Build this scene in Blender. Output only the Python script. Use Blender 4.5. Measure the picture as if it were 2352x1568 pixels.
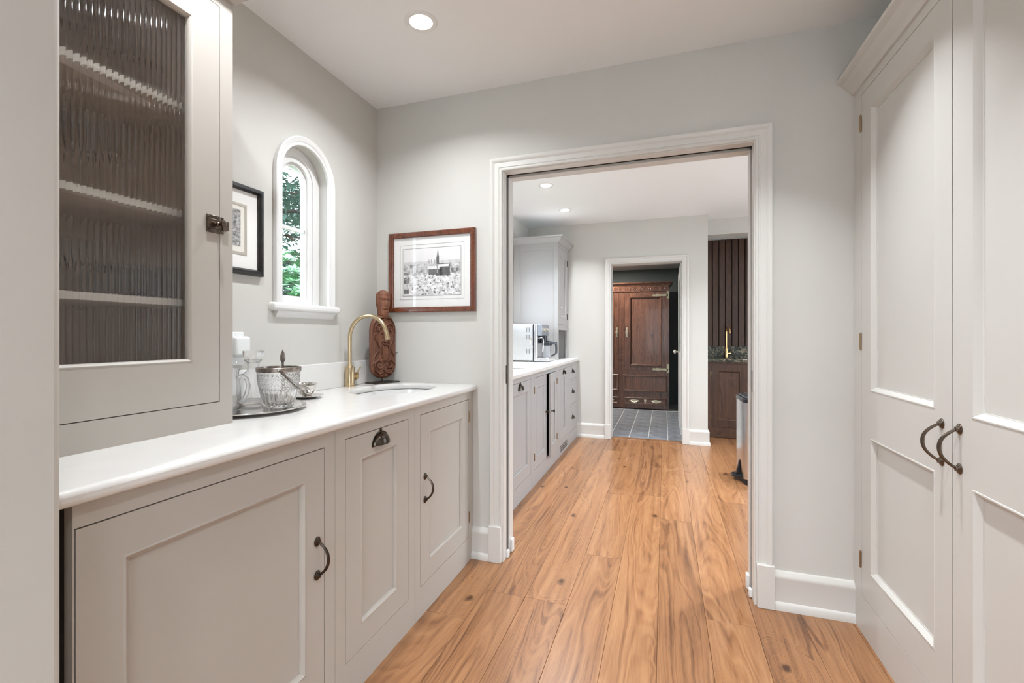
import bpy, bmesh, math, random
import numpy as np
from mathutils import Vector, Matrix, noise as mnoise

random.seed(7)
PI = math.pi
R = math.radians
for _o in list(bpy.data.objects):
    bpy.data.objects.remove(_o)
SC = bpy.context.scene
COL = SC.collection

# ---------------------------------------------------------------- camera
CAM_Z = 1.165
cam_d = bpy.data.cameras.new('camera')
cam_d.sensor_width = 36.0
cam_d.lens = 1071.39 / 2352 * 36.0
cam_d.shift_x = 21.11 / 2352
cam_d.shift_y = -13.05 / 2352
cam_d.clip_start = 0.02
cam = bpy.data.objects.new('camera', cam_d)
COL.objects.link(cam)
cam.location = (0, 0, CAM_Z)
cam.rotation_euler = (PI / 2, 0, 0.3335)
SC.camera = cam

# ---------------------------------------------------------------- world, exposure
WORLD_STRENGTH = 4.4
DOWN_W = 4.6        # watts per downlight
DOWN_COL = (0.905, 0.955, 1.0)
w = bpy.data.worlds.new('overcast_sky')
SC.world = w
w.use_nodes = True
_bg = w.node_tree.nodes['Background']
_bg.inputs[0].default_value = (0.80, 0.90, 1.0, 1)
_bg.inputs[1].default_value = WORLD_STRENGTH
SC.view_settings.view_transform = 'Standard'
SC.view_settings.look = 'None'
SC.view_settings.exposure = 0.97
SC.view_settings.gamma = 1.0
SC.view_settings.use_curve_mapping = False
SC.cycles.max_bounces = 10
SC.cycles.diffuse_bounces = 4
SC.cycles.glossy_bounces = 3
SC.cycles.transmission_bounces = 9
SC.cycles.adaptive_threshold = 0.02
SC.cycles.use_light_tree = False
SC.cycles.transparent_max_bounces = 10

# ---------------------------------------------------------------- room constants (metres)
XL, XRW = -1.546, 1.36          # left wall, right wall of the near room
YF, YF2 = 2.275, 2.43           # wall between the rooms
YB = -2.6                       # wall behind the camera
ZC = 2.453                      # ceiling
Y2 = 5.39                       # far wall of the second room
X2R = 2.3                       # right wall of the second room
XB = -0.9544                    # front of the base units
XR = 0.7325                     # front of the tall cupboard
ZT, ZU = 0.9086, 0.8786         # worktop top / underside
OX0, OX1, OZ = -0.788, 0.372, 2.012   # doorway between the rooms
DX0, DX1, DZ = -0.571, 0.181, 1.973   # doorway to the boot room

# ================================================================ helpers
class MB:
    def __init__(s):
        s.v = []; s.f = []
    def box(s, x0, x1, y0, y1, z0, z1):
        n = len(s.v)
        s.v += [(x, y, z) for z in (z0, z1) for y in (y0, y1) for x in (x0, x1)]
        s.f += [tuple(n + i for i in q) for q in ((0,2,3,1),(4,5,7,6),(0,1,5,4),(2,6,7,3),(0,4,6,2),(1,3,7,5))]
        return s
    def add(s, vs, fs):
        n = len(s.v)
        s.v += [tuple(p) for p in vs]
        s.f += [tuple(n + i for i in q) for q in fs]
        return s
    def prism(s, poly, y0, y1):                       # polygon in (x, z) extruded along y
        n = len(poly)
        vs = [(a, y0, b) for a, b in poly] + [(a, y1, b) for a, b in poly]
        fs = [tuple(range(n)), tuple(range(2*n-1, n-1, -1))]
        fs += [(i, (i+1) % n, n+(i+1) % n, n+i) for i in range(n)]
        return s.add(vs, fs)
    def prism_z(s, poly, z0, z1):                     # polygon in (x, y) extruded along z
        n = len(poly)
        vs = [(a, b, z0) for a, b in poly] + [(a, b, z1) for a, b in poly]
        fs = [tuple(range(n)), tuple(range(2*n-1, n-1, -1))]
        fs += [(i, (i+1) % n, n+(i+1) % n, n+i) for i in range(n)]
        return s.add(vs, fs)
    def sweep(s, path, prof, fmap, closed=False):
        """mitred sweep: path of (a,b), profile of (o,h), o to the left of the path"""
        P = [Vector(p) for p in path]; n = len(P)
        offs = []
        for i in range(n):
            if closed:
                d0 = (P[i] - P[i-1]).normalized(); d1 = (P[(i+1) % n] - P[i]).normalized()
            else:
                d0 = (P[i] - P[i-1]).normalized() if i else (P[1] - P[0]).normalized()
                d1 = (P[i+1] - P[i]).normalized() if i < n-1 else d0
            n0 = Vector((-d0.y, d0.x)); n1 = Vector((-d1.y, d1.x))
            m = n0 + n1
            if m.length < 1e-6: m = n0.copy()
            m = m / max(1e-6, m.dot(n0))
            offs.append(m)
        k = len(prof); vs = []
        for i in range(n):
            for o, h in prof:
                q = P[i] + offs[i] * o
                vs.append(fmap(q.x, q.y, h))
        fs = []
        for i in range(n if closed else n-1):
            j = (i+1) % n
            for a in range(k-1):
                fs.append((i*k+a, j*k+a, j*k+a+1, i*k+a+1))
            fs.append((i*k+k-1, j*k+k-1, j*k, i*k))
        if not closed:
            fs.append(tuple(range(k))); fs.append(tuple((n-1)*k + a for a in range(k-1, -1, -1)))
        return s.add(vs, fs)
    def lathe(s, prof, seg=24, c=(0, 0, 0), axis='z', sx=1, sy=1, fn=None, ring=False):
        """profile of (r, h) from bottom to top; r=0 ends are closed"""
        vs = []; rows = []
        for r, h in prof:
            if r < 1e-7:
                rows.append([len(vs)]); vs.append((0, 0, h))
            else:
                rows.append(list(range(len(vs), len(vs) + seg)))
                for i in range(seg):
                    a = 2*PI*i/seg
                    rr = r if fn is None else fn(r, h, a)
                    vs.append((rr*math.cos(a)*sx, rr*math.sin(a)*sy, h))
        fs = []
        for A, B in zip(rows[:-1], rows[1:]):
            if len(A) == 1 and len(B) == 1: continue
            for i in range(seg):
                j = (i+1) % seg
                if len(A) == 1: fs.append((A[0], B[j], B[i]))
                elif len(B) == 1: fs.append((A[i], A[j], B[0]))
                else: fs.append((A[i], A[j], B[j], B[i]))
        if ring:
            A, B = rows[-1], rows[0]
            fs += [(A[i], A[(i+1) % seg], B[(i+1) % seg], B[i]) for i in range(seg)]
        else:
            if len(rows[0]) > 1: fs.append(tuple(reversed(rows[0])))
            if len(rows[-1]) > 1: fs.append(tuple(rows[-1]))
        if axis == 'z': g = lambda p: (p[0]+c[0], p[1]+c[1], p[2]+c[2])
        elif axis == '-y': g = lambda p: (p[0]+c[0], -p[2]+c[1], p[1]+c[2])
        elif axis == 'y': g = lambda p: (p[0]+c[0], p[2]+c[1], p[1]+c[2])
        elif axis == 'x': g = lambda p: (p[2]+c[0], p[0]+c[1], p[1]+c[2])
        return s.add([g(p) for p in vs], fs)
    def tube(s, pts, rad, seg=10, cap=True, flat=1.0):
        P = [Vector(p) for p in pts]; n = len(P)
        if not hasattr(rad, '__len__'): rad = [rad]*n
        T = []
        for i in range(n):
            a = P[max(0, i-1)]; b = P[min(n-1, i+1)]
            T.append((b-a).normalized())
        up = Vector((0, 0, 1))
        if abs(T[0].dot(up)) > .95: up = Vector((1, 0, 0))
        u = T[0].cross(up).normalized()
        vs = []; fs = []
        for i in range(n):
            u = (u - T[i]*u.dot(T[i])).normalized()
            vv = T[i].cross(u)
            for k in range(seg):
                a = 2*PI*k/seg
                vs.append(P[i] + (u*math.cos(a) + vv*math.sin(a)*flat)*rad[i])
        for i in range(n-1):
            for k in range(seg):
                j = (k+1) % seg
                fs.append((i*seg+k, i*seg+j, (i+1)*seg+j, (i+1)*seg+k))
        if cap:
            fs.append(tuple(range(seg-1, -1, -1))); fs.append(tuple((n-1)*seg + k for k in range(seg)))
        return s.add(vs, fs)
    def xform(s, M):
        s.v = [tuple(M @ Vector(p)) for p in s.v]
        return s
    def mesh(s, name, smooth=35):
        me = bpy.data.meshes.new(name)
        me.from_pydata(s.v, [], s.f)
        bm = bmesh.new(); bm.from_mesh(me)
        bmesh.ops.recalc_face_normals(bm, faces=bm.faces)
        bm.to_mesh(me); bm.free()
        if smooth:
            me.shade_smooth(); me.set_sharp_from_angle(angle=R(smooth))
        return me
    def build(s, name, mat, parent=None, bevel=0, seg=2, smooth=35, loc=None, rz=None):
        o = bpy.data.objects.new(name, s.mesh(name, smooth))
        COL.objects.link(o)
        if mat: o.data.materials.append(mat)
        if parent: o.parent = parent
        if bevel:
            b = o.modifiers.new('Bevel', 'BEVEL'); b.width = bevel; b.segments = seg
            b.limit_method = 'ANGLE'; b.angle_limit = R(40)
        if loc is not None: o.location = loc
        if rz is not None: o.rotation_euler.z = rz
        return o

def tag(o, label, cat, group=None, kind=None):
    o['label'] = label; o['category'] = cat
    if group: o['group'] = group
    if kind: o['kind'] = kind
    return o

def thing(name, label, cat, loc=(0, 0, 0), rz=0, group=None):
    o = bpy.data.objects.new(name, None); COL.objects.link(o)
    o.empty_display_size = .05
    o.location = loc; o.rotation_euler.z = rz
    return tag(o, label, cat, group)

def struct(name, mb, mat, label, cat='wall', **k):
    return tag(mb.build(name, mat, **k), label, cat, kind='structure')

def copy_tree(o, parent=None):
    c = o.copy(); COL.objects.link(c)
    if parent: c.parent = parent
    for ch in list(o.children):
        copy_tree(ch, c)
    return c

def cut(o, cutters):
    """subtract closed MB shapes from a mesh object"""
    for mb in cutters:
        me = mb.mesh('cutter', 0)
        co = bpy.data.objects.new('cutter', me); COL.objects.link(co)
        if o.parent: co.parent = o.parent
        m = o.modifiers.new('cut', 'BOOLEAN'); m.object = co; m.operation = 'DIFFERENCE'; m.solver = 'EXACT'
        bpy.context.view_layer.update()
        dg = bpy.context.evaluated_depsgraph_get()
        nm = bpy.data.meshes.new_from_object(o.evaluated_get(dg))
        o.modifiers.remove(m)
        old = o.data; o.data = nm; bpy.data.meshes.remove(old)
        bpy.data.objects.remove(co)
    o.data.shade_smooth(); o.data.set_sharp_from_angle(angle=R(35))
    return o

def arc(cx, cz, r, a0, a1, n):
    return [(cx + r*math.cos(R(a0 + (a1-a0)*i/n)), cz + r*math.sin(R(a0 + (a1-a0)*i/n))) for i in range(n+1)]

# ================================================================ materials
def new_mat(name):
    m = bpy.data.materials.new(name); m.use_nodes = True
    nt = m.node_tree
    return m, nt, nt.nodes['Principled BSDF']

def nd(nt, t, **k):
    n = nt.nodes.new(t)
    for a, b in k.items():
        if a.startswith('_'): n.inputs[a[1:].replace('_', ' ')].default_value = b
        else: setattr(n, a, b)
    return n

def mat(name, col, rough=.5, metal=0, var=.0, vscale=6, bump=0, bscale=300, coat=0, spec=.5, trans=0, ior=1.45):
    m, nt, p = new_mat(name)
    p.inputs['Base Color'].default_value = (*col, 1)
    p.inputs['Roughness'].default_value = rough
    p.inputs['Metallic'].default_value = metal
    p.inputs['Specular IOR Level'].default_value = spec
    p.inputs['Coat Weight'].default_value = coat
    p.inputs['Transmission Weight'].default_value = trans
    p.inputs['IOR'].default_value = ior
    tc = nd(nt, 'ShaderNodeTexCoord')
    if var:
        no = nd(nt, 'ShaderNodeTexNoise'); no.inputs['Scale'].default_value = vscale; no.inputs['Detail'].default_value = 4
        nt.links.new(tc.outputs['Object'], no.inputs['Vector'])
        mr = nd(nt, 'ShaderNodeMapRange'); mr.inputs['To Min'].default_value = 1-var; mr.inputs['To Max'].default_value = 1+var
        mr.inputs['From Min'].default_value = .3; mr.inputs['From Max'].default_value = .7
        nt.links.new(no.outputs['Fac'], mr.inputs['Value'])
        vm = nd(nt, 'ShaderNodeVectorMath', operation='SCALE'); vm.inputs[0].default_value = col
        nt.links.new(mr.outputs[0], vm.inputs['Scale'])
        nt.links.new(vm.outputs[0], p.inputs['Base Color'])
    if bump:
        no = nd(nt, 'ShaderNodeTexNoise'); no.inputs['Scale'].default_value = bscale; no.inputs['Detail'].default_value = 3
        nt.links.new(tc.outputs['Object'], no.inputs['Vector'])
        b = nd(nt, 'ShaderNodeBump'); b.inputs['Strength'].default_value = bump; b.inputs['Distance'].default_value = .002
        nt.links.new(no.outputs['Fac'], b.inputs['Height']); nt.links.new(b.outputs[0], p.inputs['Normal'])
    return m

def ramp(nt, stops):
    r = nd(nt, 'ShaderNodeValToRGB')
    e = r.color_ramp.elements
    while len(e) < len(stops): e.new(.5)
    for x, (pos, c) in zip(e, stops):
        x.position = pos; x.color = (*c, 1) if len(c) == 3 else c
    return r

def wood(name, light, mid, dark, along='y', rough=.35, ringscale=9.0, stretch=.10, knots=True, knotscale=2.2, per_obj=True, coat=0.0, sat=.10, grain=1.0):
    """oak-like figure: contour lines of a stretched noise field, pores, knots"""
    m, nt, p = new_mat(name); L = nt.links.new
    tc = nd(nt, 'ShaderNodeTexCoord'); oi = nd(nt, 'ShaderNodeObjectInfo')
    mp = nd(nt, 'ShaderNodeMapping')
    if along == 'z': mp.inputs['Rotation'].default_value = (R(90), 0, 0)
    if along == 'x': mp.inputs['Rotation'].default_value = (0, 0, R(90))
    L(tc.outputs['Object'], mp.inputs['Vector'])
    off = nd(nt, 'ShaderNodeVectorMath', operation='SCALE'); off.inputs[0].default_value = (37.1, 51.7, 13.3)
    L(oi.outputs['Random'], off.inputs['Scale'])
    add = nd(nt, 'ShaderNodeVectorMath', operation='ADD')
    L(mp.outputs[0], add.inputs[0])
    if per_obj: L(off.outputs[0], add.inputs[1])
    V = add.outputs[0]
    # wobble
    wn = nd(nt, 'ShaderNodeTexNoise'); wn.inputs['Scale'].default_value = 5; wn.inputs['Detail'].default_value = 2
    L(V, wn.inputs['Vector'])
    wv = nd(nt, 'ShaderNodeVectorMath', operation='MULTIPLY_ADD')
    wv.inputs[1].default_value = (.018, .06, .018)
    L(wn.outputs['Color'], wv.inputs[0]); L(V, wv.inputs[2])
    W = wv.outputs[0]
    # big stretched field
    s1 = nd(nt, 'ShaderNodeVectorMath', operation='MULTIPLY'); s1.inputs[1].default_value = (4.2, 4.2*stretch*1.6, 4.2)
    L(W, s1.inputs[0])
    n1 = nd(nt, 'ShaderNodeTexNoise'); n1.inputs['Scale'].default_value = 1; n1.inputs['Detail'].default_value = 1.6; n1.inputs['Roughness'].default_value = .4
    L(s1.outputs[0], n1.inputs['Vector'])
    field = n1.outputs['Fac']
    knot_mask = None
    if knots:
        s2 = nd(nt, 'ShaderNodeVectorMath', operation='MULTIPLY'); s2.inputs[1].default_value = (1, .62, 0)
        L(W, s2.inputs[0])
        vo = nd(nt, 'ShaderNodeTexVoronoi', voronoi_dimensions='2D'); vo.inputs['Scale'].default_value = knotscale; vo.inputs['Randomness'].default_value = 1
        L(s2.outputs[0], vo.inputs['Vector'])
        kd = nd(nt, 'ShaderNodeMapRange', interpolation_type='SMOOTHSTEP')
        kd.inputs['From Min'].default_value = 0; kd.inputs['From Max'].default_value = .24
        kd.inputs['To Min'].default_value = 1; kd.inputs['To Max'].default_value = 0
        L(vo.outputs['Distance'], kd.inputs['Value'])
        ma = nd(nt, 'ShaderNodeMath', operation='MULTIPLY_ADD'); ma.inputs[1].default_value = .55
        L(kd.outputs[0], ma.inputs[0]); L(field, ma.inputs[2])
        field = ma.outputs[0]
        kn = nd(nt, 'ShaderNodeTexNoise'); kn.inputs['Scale'].default_value = 40; kn.inputs['Detail'].default_value = 2
        L(W, kn.inputs['Vector'])
        kw = nd(nt, 'ShaderNodeMath', operation='MULTIPLY_ADD'); kw.inputs[1].default_value = .05
        L(kn.outputs['Fac'], kw.inputs[0]); L(vo.outputs['Distance'], kw.inputs[2])
        kz = nd(nt, 'ShaderNodeMath', operation='SUBTRACT'); kz.inputs[1].default_value = .022
        L(kw.outputs[0], kz.inputs[0])
        km = nd(nt, 'ShaderNodeMapRange', interpolation_type='SMOOTHSTEP')
        km.inputs['From Min'].default_value = .008; km.inputs['From Max'].default_value = .052
        km.inputs['To Min'].default_value = 1; km.inputs['To Max'].default_value = 0
        L(kz.outputs[0], km.inputs['Value'])
        knot_mask = km.outputs[0]
    # rings: noise of the field value
    rs = nd(nt, 'ShaderNodeMath', operation='MULTIPLY'); rs.inputs[1].default_value = ringscale*6
    L(field, rs.inputs[0])
    rn = nd(nt, 'ShaderNodeTexNoise', noise_dimensions='1D'); rn.inputs['Scale'].default_value = 1; rn.inputs['Detail'].default_value = 2
    L(rs.outputs[0], rn.inputs['W'])
    # pores
    s3 = nd(nt, 'ShaderNodeVectorMath', operation='MULTIPLY'); s3.inputs[1].default_value = (260, 9, 260)
    L(W, s3.inputs[0])
    pn = nd(nt, 'ShaderNodeTexNoise'); pn.inputs['Scale'].default_value = 1; pn.inputs['Detail'].default_value = 2
    L(s3.outputs[0], pn.inputs['Vector'])
    # mid-frequency streaks
    s4 = nd(nt, 'ShaderNodeVectorMath', operation='MULTIPLY'); s4.inputs[1].default_value = (38, 1.6, 38)
    L(W, s4.inputs[0])
    sn = nd(nt, 'ShaderNodeTexNoise'); sn.inputs['Scale'].default_value = 1; sn.inputs['Detail'].default_value = 3
    L(s4.outputs[0], sn.inputs['Vector'])
    a1 = nd(nt, 'ShaderNodeMath', operation='MULTIPLY_ADD'); a1.inputs[1].default_value = .46*grain
    L(rn.outputs['Fac'], a1.inputs[0])
    a2 = nd(nt, 'ShaderNodeMath', operation='MULTIPLY_ADD'); a2.inputs[1].default_value = .52
    L(sn.outputs['Fac'], a2.inputs[0]); L(a1.outputs[0], a2.inputs[2])
    a1.inputs[2].default_value = 0
    a3 = nd(nt, 'ShaderNodeMath', operation='MULTIPLY_ADD'); a3.inputs[1].default_value = .28*grain
    L(pn.outputs['Fac'], a3.inputs[0]); L(a2.outputs[0], a3.inputs[2])
    a4 = nd(nt, 'ShaderNodeMath', operation='MULTIPLY_ADD'); a4.inputs[1].default_value = .07
    L(oi.outputs['Random'], a4.inputs[0]); L(a3.outputs[0], a4.inputs[2])
    cr = ramp(nt, [(.42, dark), (.60, mid), (.78, light), (1.0, tuple(min(1, c*1.12) for c in light))])
    L(a4.outputs[0], cr.inputs['Fac'])
    out = cr.outputs['Color']
    if knots:
        mx = nd(nt, 'ShaderNodeMix', data_type='RGBA')
        mx.inputs['B'].default_value = (dark[0]*.32, dark[1]*.28, dark[2]*.30, 1)
        km2 = nd(nt, 'ShaderNodeMath', operation='MULTIPLY'); km2.inputs[1].default_value = .9
        L(knot_mask, km2.inputs[0])
        L(km2.outputs[0], mx.inputs['Factor']); L(out, mx.inputs['A'])
        out = mx.outputs['Result']
    # slight per-piece tint
    hs = nd(nt, 'ShaderNodeHueSaturation')
    mr = nd(nt, 'ShaderNodeMapRange'); mr.inputs['To Min'].default_value = 1-sat; mr.inputs['To Max'].default_value = 1+sat
    L(oi.outputs['Random'], mr.inputs['Value'])
    if per_obj: L(mr.outputs[0], hs.inputs['Value'])
    L(out, hs.inputs['Color'])
    L(hs.outputs[0], p.inputs['Base Color'])
    p.inputs['Roughness'].default_value = rough
    p.inputs['Coat Weight'].default_value = coat
    return m

def pane_glass(name, tint=(1, 1, 1)):
    m = bpy.data.materials.new(name); m.use_nodes = True
    nt = m.node_tree; nt.nodes.clear(); L = nt.links.new
    o = nd(nt, 'ShaderNodeOutputMaterial'); mx = nd(nt, 'ShaderNodeMixShader')
    t = nd(nt, 'ShaderNodeBsdfTransparent'); t.inputs[0].default_value = (*tint, 1)
    g = nd(nt, 'ShaderNodeBsdfGlossy'); g.inputs['Roughness'].default_value = .0
    lw = nd(nt, 'ShaderNodeLayerWeight'); lw.inputs['Blend'].default_value = .5
    pw_ = nd(nt, 'ShaderNodeMath', operation='POWER'); pw_.inputs[1].default_value = 5
    f = nd(nt, 'ShaderNodeMath', operation='MULTIPLY_ADD'); f.inputs[1].default_value = .92; f.inputs[2].default_value = .05
    L(lw.outputs['Facing'], pw_.inputs[0]); L(pw_.outputs[0], f.inputs[0])
    L(f.outputs[0], mx.inputs[0]); L(t.outputs[0], mx.inputs[1]); L(g.outputs[0], mx.inputs[2]); L(mx.outputs[0], o.inputs[0])
    return m

def emit(name, col, s):
    m = bpy.data.materials.new(name); m.use_nodes = True
    nt = m.node_tree; nt.nodes.clear()
    o = nd(nt, 'ShaderNodeOutputMaterial'); e = nd(nt, 'ShaderNodeEmission')
    e.inputs[0].default_value = (*col, 1); e.inputs[1].default_value = s
    nt.links.new(e.outputs[0], o.inputs[0])
    return m

M = {}
M['wall'] = mat('wall_paint', (.595, .578, .54), .75, var=.015, vscale=3)
M['ceil'] = mat('ceiling_paint', (.87, .875, .875), .8)
M['trim'] = mat('trim_paint', (.66, .64, .605), .38)
M['white'] = mat('white_paint', (.78, .77, .755), .35)
M['cab'] = mat('cabinet_paint', (.50, .465, .42), .40, var=.012, vscale=2.5)
M['cab2'] = mat('grey_cabinet_paint', (.41, .40, .395), .40, var=.012, vscale=2.5)
M['cabR'] = mat('tall_cupboard_paint', (.62, .60, .565), .36, var=.012, vscale=2.5)
M['inner'] = mat('carcass_gap_shade', (.06, .053, .047), .7)  # base-unit carcass coloured dark to deepen the shade in the door gaps
M['dark'] = mat('dark_recess', (.02, .018, .016), .8)
M['cabin'] = mat('dresser_interior', (.70, .575, .48), .6)
M['shelf'] = mat('shelf_paint', (.74, .71, .65), .4)
M['stone'] = mat('white_quartz', (.75, .735, .71), .22, var=.02, vscale=14)
M['basin'] = mat('white_ceramic', (.82, .815, .80), .12, coat=.3)
M['bronze'] = mat('dark_bronze', (.085, .068, .055), .26, 1, var=.25, vscale=60)
M['bronze2'] = mat('antique_bronze', (.16, .125, .10), .22, 1, var=.25, vscale=60)
M['hinge'] = mat('brown_hinge_brass', (.30, .20, .12), .35, 1)
M['brass'] = mat('brushed_brass', (.62, .49, .31), .24, 1, var=.06, vscale=80)
M['brassp'] = mat('polished_brass', (.85, .55, .25), .18, 1)
M['nickel'] = mat('brushed_nickel', (.62, .58, .50), .25, 1)
M['silver'] = mat('silver', (.72, .69, .66), .13, 1, var=.08, vscale=40)
M['pewter'] = mat('tarnished_silver', (.33, .29, .26), .25, 1, var=.3, vscale=90, bump=.25, bscale=240)
M['steel'] = mat('stainless_steel', (.62, .63, .65), .22, 1, var=.04, vscale=20)
M['steel_b'] = mat('brushed_steel', (.66, .67, .69), .33, 1, var=.03, vscale=20)
M['black'] = mat('black_plastic', (.018, .020, .026), .28)
M['plastic'] = mat('white_plastic', (.80, .80, .79), .28)
M['glass'] = mat('clear_glass', (1, 1, 1), 0, trans=1, ior=1.46)
M['reed'] = mat('reeded_glass', (.98, .96, .94), 0.02, trans=1, ior=1.5)
def _soften(m, f):                  # let part of the light straight through the pressed glass
    nt = m.node_tree; p = nt.nodes['Principled BSDF']; o = nt.nodes['Material Output']
    t = nd(nt, 'ShaderNodeBsdfTransparent'); x = nd(nt, 'ShaderNodeMixShader'); x.inputs[0].default_value = f
    nt.links.new(p.outputs[0], x.inputs[1]); nt.links.new(t.outputs[0], x.inputs[2]); nt.links.new(x.outputs[0], o.inputs[0])
_soften(M['reed'], .12); _soften(M['glass'], .12)
M['pane'] = pane_glass('window_glass')
M['pglass'] = pane_glass('picture_glass')
M['jug'] = mat('smoked_jug', (.72, .73, .75), .05, trans=.75, ior=1.4)
M['floor'] = wood('oak_floor', (.375, .187, .083), (.29, .131, .055), (.135, .056, .023), rough=.30, ringscale=11, knotscale=2.0, coat=.12, sat=.05, stretch=.055, grain=.9)
M['mahog'] = wood('dark_oak_wardrobe', (.15, .066, .040), (.085, .036, .023), (.032, .014, .010), along='z', rough=.32, knots=False, per_obj=True, coat=.1)
M['barwood'] = wood('bar_brown_wood', (.082, .040, .024), (.056, .026, .0155), (.026, .012, .007), along='z', rough=.42, knots=False)
M['frame'] = wood('burr_frame', (.17, .050, .022), (.10, .028, .012), (.035, .010, .006), along='z', rough=.2, ringscale=14, stretch=.6, knots=False, coat=.5)
M['statue'] = wood('carved_wood', (.23, .088, .044), (.165, .060, .030), (.09, .032, .018), along='z', rough=.55, knots=False)
M['paper'] = mat('mat_board', (.80, .79, .765), .85)
M['line'] = mat('ruled_ink', (.12, .115, .105), .8)
M['blackframe'] = mat('worn_black_lacquer', (.018, .016, .015), .28, var=.5, vscale=30, bump=.3, bscale=60)
M['green'] = mat('dark_green_wall', (.13, .155, .155), .6)
M['tile'] = mat('slate_blue_tile', (.25, .27, .305), .25, var=.25, vscale=9, bump=.2, bscale=14)
M['grout'] = mat('pale_grout', (.55, .56, .58), .8)
M['leaf'] = mat('glossy_leaf', (.11, .27, .12), .35, var=.5, vscale=3)
M['leaf2'] = mat('conifer_leaf', (.085, .16, .125), .6, var=.5, vscale=2)
M['bark'] = mat('bark', (.06, .045, .035), .85, bump=.6, bscale=30)
M['grass'] = mat('lawn', (.06, .12, .04), .9, var=.3, vscale=4)
M['pull'] = mat('worn_pale_brass', (.55, .48, .36), .38, .8, var=.15, vscale=60)
M['reflector'] = mat('pale_bounce_stone', (.62, .62, .60), .8, var=.1, vscale=2)  # pale ground added outside to bounce daylight through the windows
M['lamp'] = emit('lamp_lens', (1.0, .97, .93), 9)
M['lamp'].cycles.emission_sampling = 'NONE'

# granite
def granite():
    m, nt, p = new_mat('brown_granite'); L = nt.links.new
    tc = nd(nt, 'ShaderNodeTexCoord')
    n = nd(nt, 'ShaderNodeTexNoise'); n.inputs['Scale'].default_value = 22; n.inputs['Detail'].default_value = 8; n.inputs['Distortion'].default_value = 1.5
    L(tc.outputs['Object'], n.inputs['Vector'])
    c = ramp(nt, [(.38, (.012, .014, .012)), (.5, (.06, .07, .055)), (.58, (.16, .12, .085)), (.68, (.30, .25, .19))])
    L(n.outputs['Fac'], c.inputs['Fac']); L(c.outputs[0], p.inputs['Base Color'])
    p.inputs['Roughness'].default_value = .15
    return m
M['granite'] = granite()

def attr_mat(name, rough=.6):
    m, nt, p = new_mat(name)
    a = nd(nt, 'ShaderNodeVertexColor'); a.layer_name = 'print'
    nt.links.new(a.outputs['Color'], p.inputs['Base Color'])
    p.inputs['Roughness'].default_value = rough
    return m
M['print'] = attr_mat('photo_print')

# ================================================================ setting: floor, walls, ceilings
fl = struct('floor', MB().box(XL-.1, X2R, YB-.1, Y2+.11, -.10, -.016).box(.43, X2R, Y2+.11, 6.345, -.10, -.016), M['dark'], 'wide knotty oak plank floor running through both rooms', 'floor')
PLW = .187
rng = random.Random(11)
k0 = -6
joints = {3: [2.0], 4: [2.50], 7: [2.09]}
for k in range(-3, 18):
    x0 = -.026 + PLW*(k-6); x1 = x0 + PLW
    if x1 > X2R: break
    cuts = [YB]
    y = YB + rng.uniform(.3, 2.0)
    while y < (Y2 - .5 if x1 < .44 else 5.6):
        cuts.append(y); y += rng.uniform(1.9, 2.7)
    if k in joints:
        t = joints[k][0]
        cuts = [c for c in cuts if abs(c - t) > .7] + [t]
        cuts.sort()
    cuts.append(Y2 + .105 if x1 < .44 else 6.34)
    for a, b in zip(cuts[:-1], cuts[1:]):
        if b - a < .05 or b < .2: 
            if b - a < .05: continue
        hw, hl = PLW/2 - .0004, (b-a)/2 - .0004
        MB().box(-hw, hw, -hl, hl, -.016, 0).build('plank', M['floor'], fl, bevel=.0010, seg=1,
              loc=((x0+x1)/2, (a+b)/2, 0))

def box_wall(name, label, boxes, m='wall'):
    mb = MB()
    for b in boxes: mb.box(*b)
    return struct(name, mb, M[m], label)

# left wall with the arched window and the second-room window
WL = -1.655
wl = box_wall('wall_left', 'left wall with the arched window, continuing into the far room', [(WL, XL, YB-.1, Y2+.14, -.1, ZC+.02)])
AWY, AWS = 1.7125, 1.876            # arched window: centre y, spring height
AW_B = 1.306                        # top of the sill
def arch_poly(r, zb, n=28):
    return [(AWY - r, zb)] + [(AWY + r*math.cos(R(180-180*i/n)), AWS + r*math.sin(R(180-180*i/n))) for i in range(n+1)] + [(AWY + r, zb)]
def arch_prism(r, zb, x0, x1):
    p = arch_poly(r, zb); n = len(p); mb = MB()
    vs = [(x0, a, b) for a, b in p] + [(x1, a, b) for a, b in p]
    fs = [tuple(range(n)), tuple(range(2*n-1, n-1, -1))] + [(i, (i+1) % n, n+(i+1) % n, n+i) for i in range(n)]
    return mb.add(vs, fs)
W2Y0, W2Y1, W2Z0, W2Z1 = 3.16, 4.54, 1.30, 2.06
cut(wl, [arch_prism(.1475, AW_B-.02, WL-.05, XL+.05), MB().box(WL-.05, XL+.05, W2Y0, W2Y1, W2Z0, W2Z1)])

# wall between the rooms: front leaf, back leaf, pocket between them, header
wf = box_wall('wall_far', 'far wall of the near room around the wide doorway', [
    (XL, OX0-.012, YF, YF2, 0, ZC), (OX1+.012, X2R, YF, YF2, 0, ZC), (OX0-.012, OX1+.012, YF, YF2, OZ+.012, ZC)])
# right wall behind the tall cupboard
box_wall('wall_right', 'right wall behind the tall cupboard', [(XRW, XRW+.12, YB, YF, 0, ZC)])
# back wall with an unseen window added for fill light
BW0, BW1, BZ0, BZ1 = -.70, 1.20, .45, 2.20
wb = box_wall('wall_back', 'wall behind the camera with a wide window added for fill light', [(XL, XRW, YB-.14, YB, 0, ZC)])
cut(wb, [MB().box(BW0, BW1, YB-.2, YB+.05, BZ0, BZ1)])
# wall nib at the left edge of the picture
struct('wall_nib', MB().box(XL, -.900, YB, .470, 0, ZC), M['wall'], 'plain wall end with rounded corner at the left edge', bevel=.012, seg=4)
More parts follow.
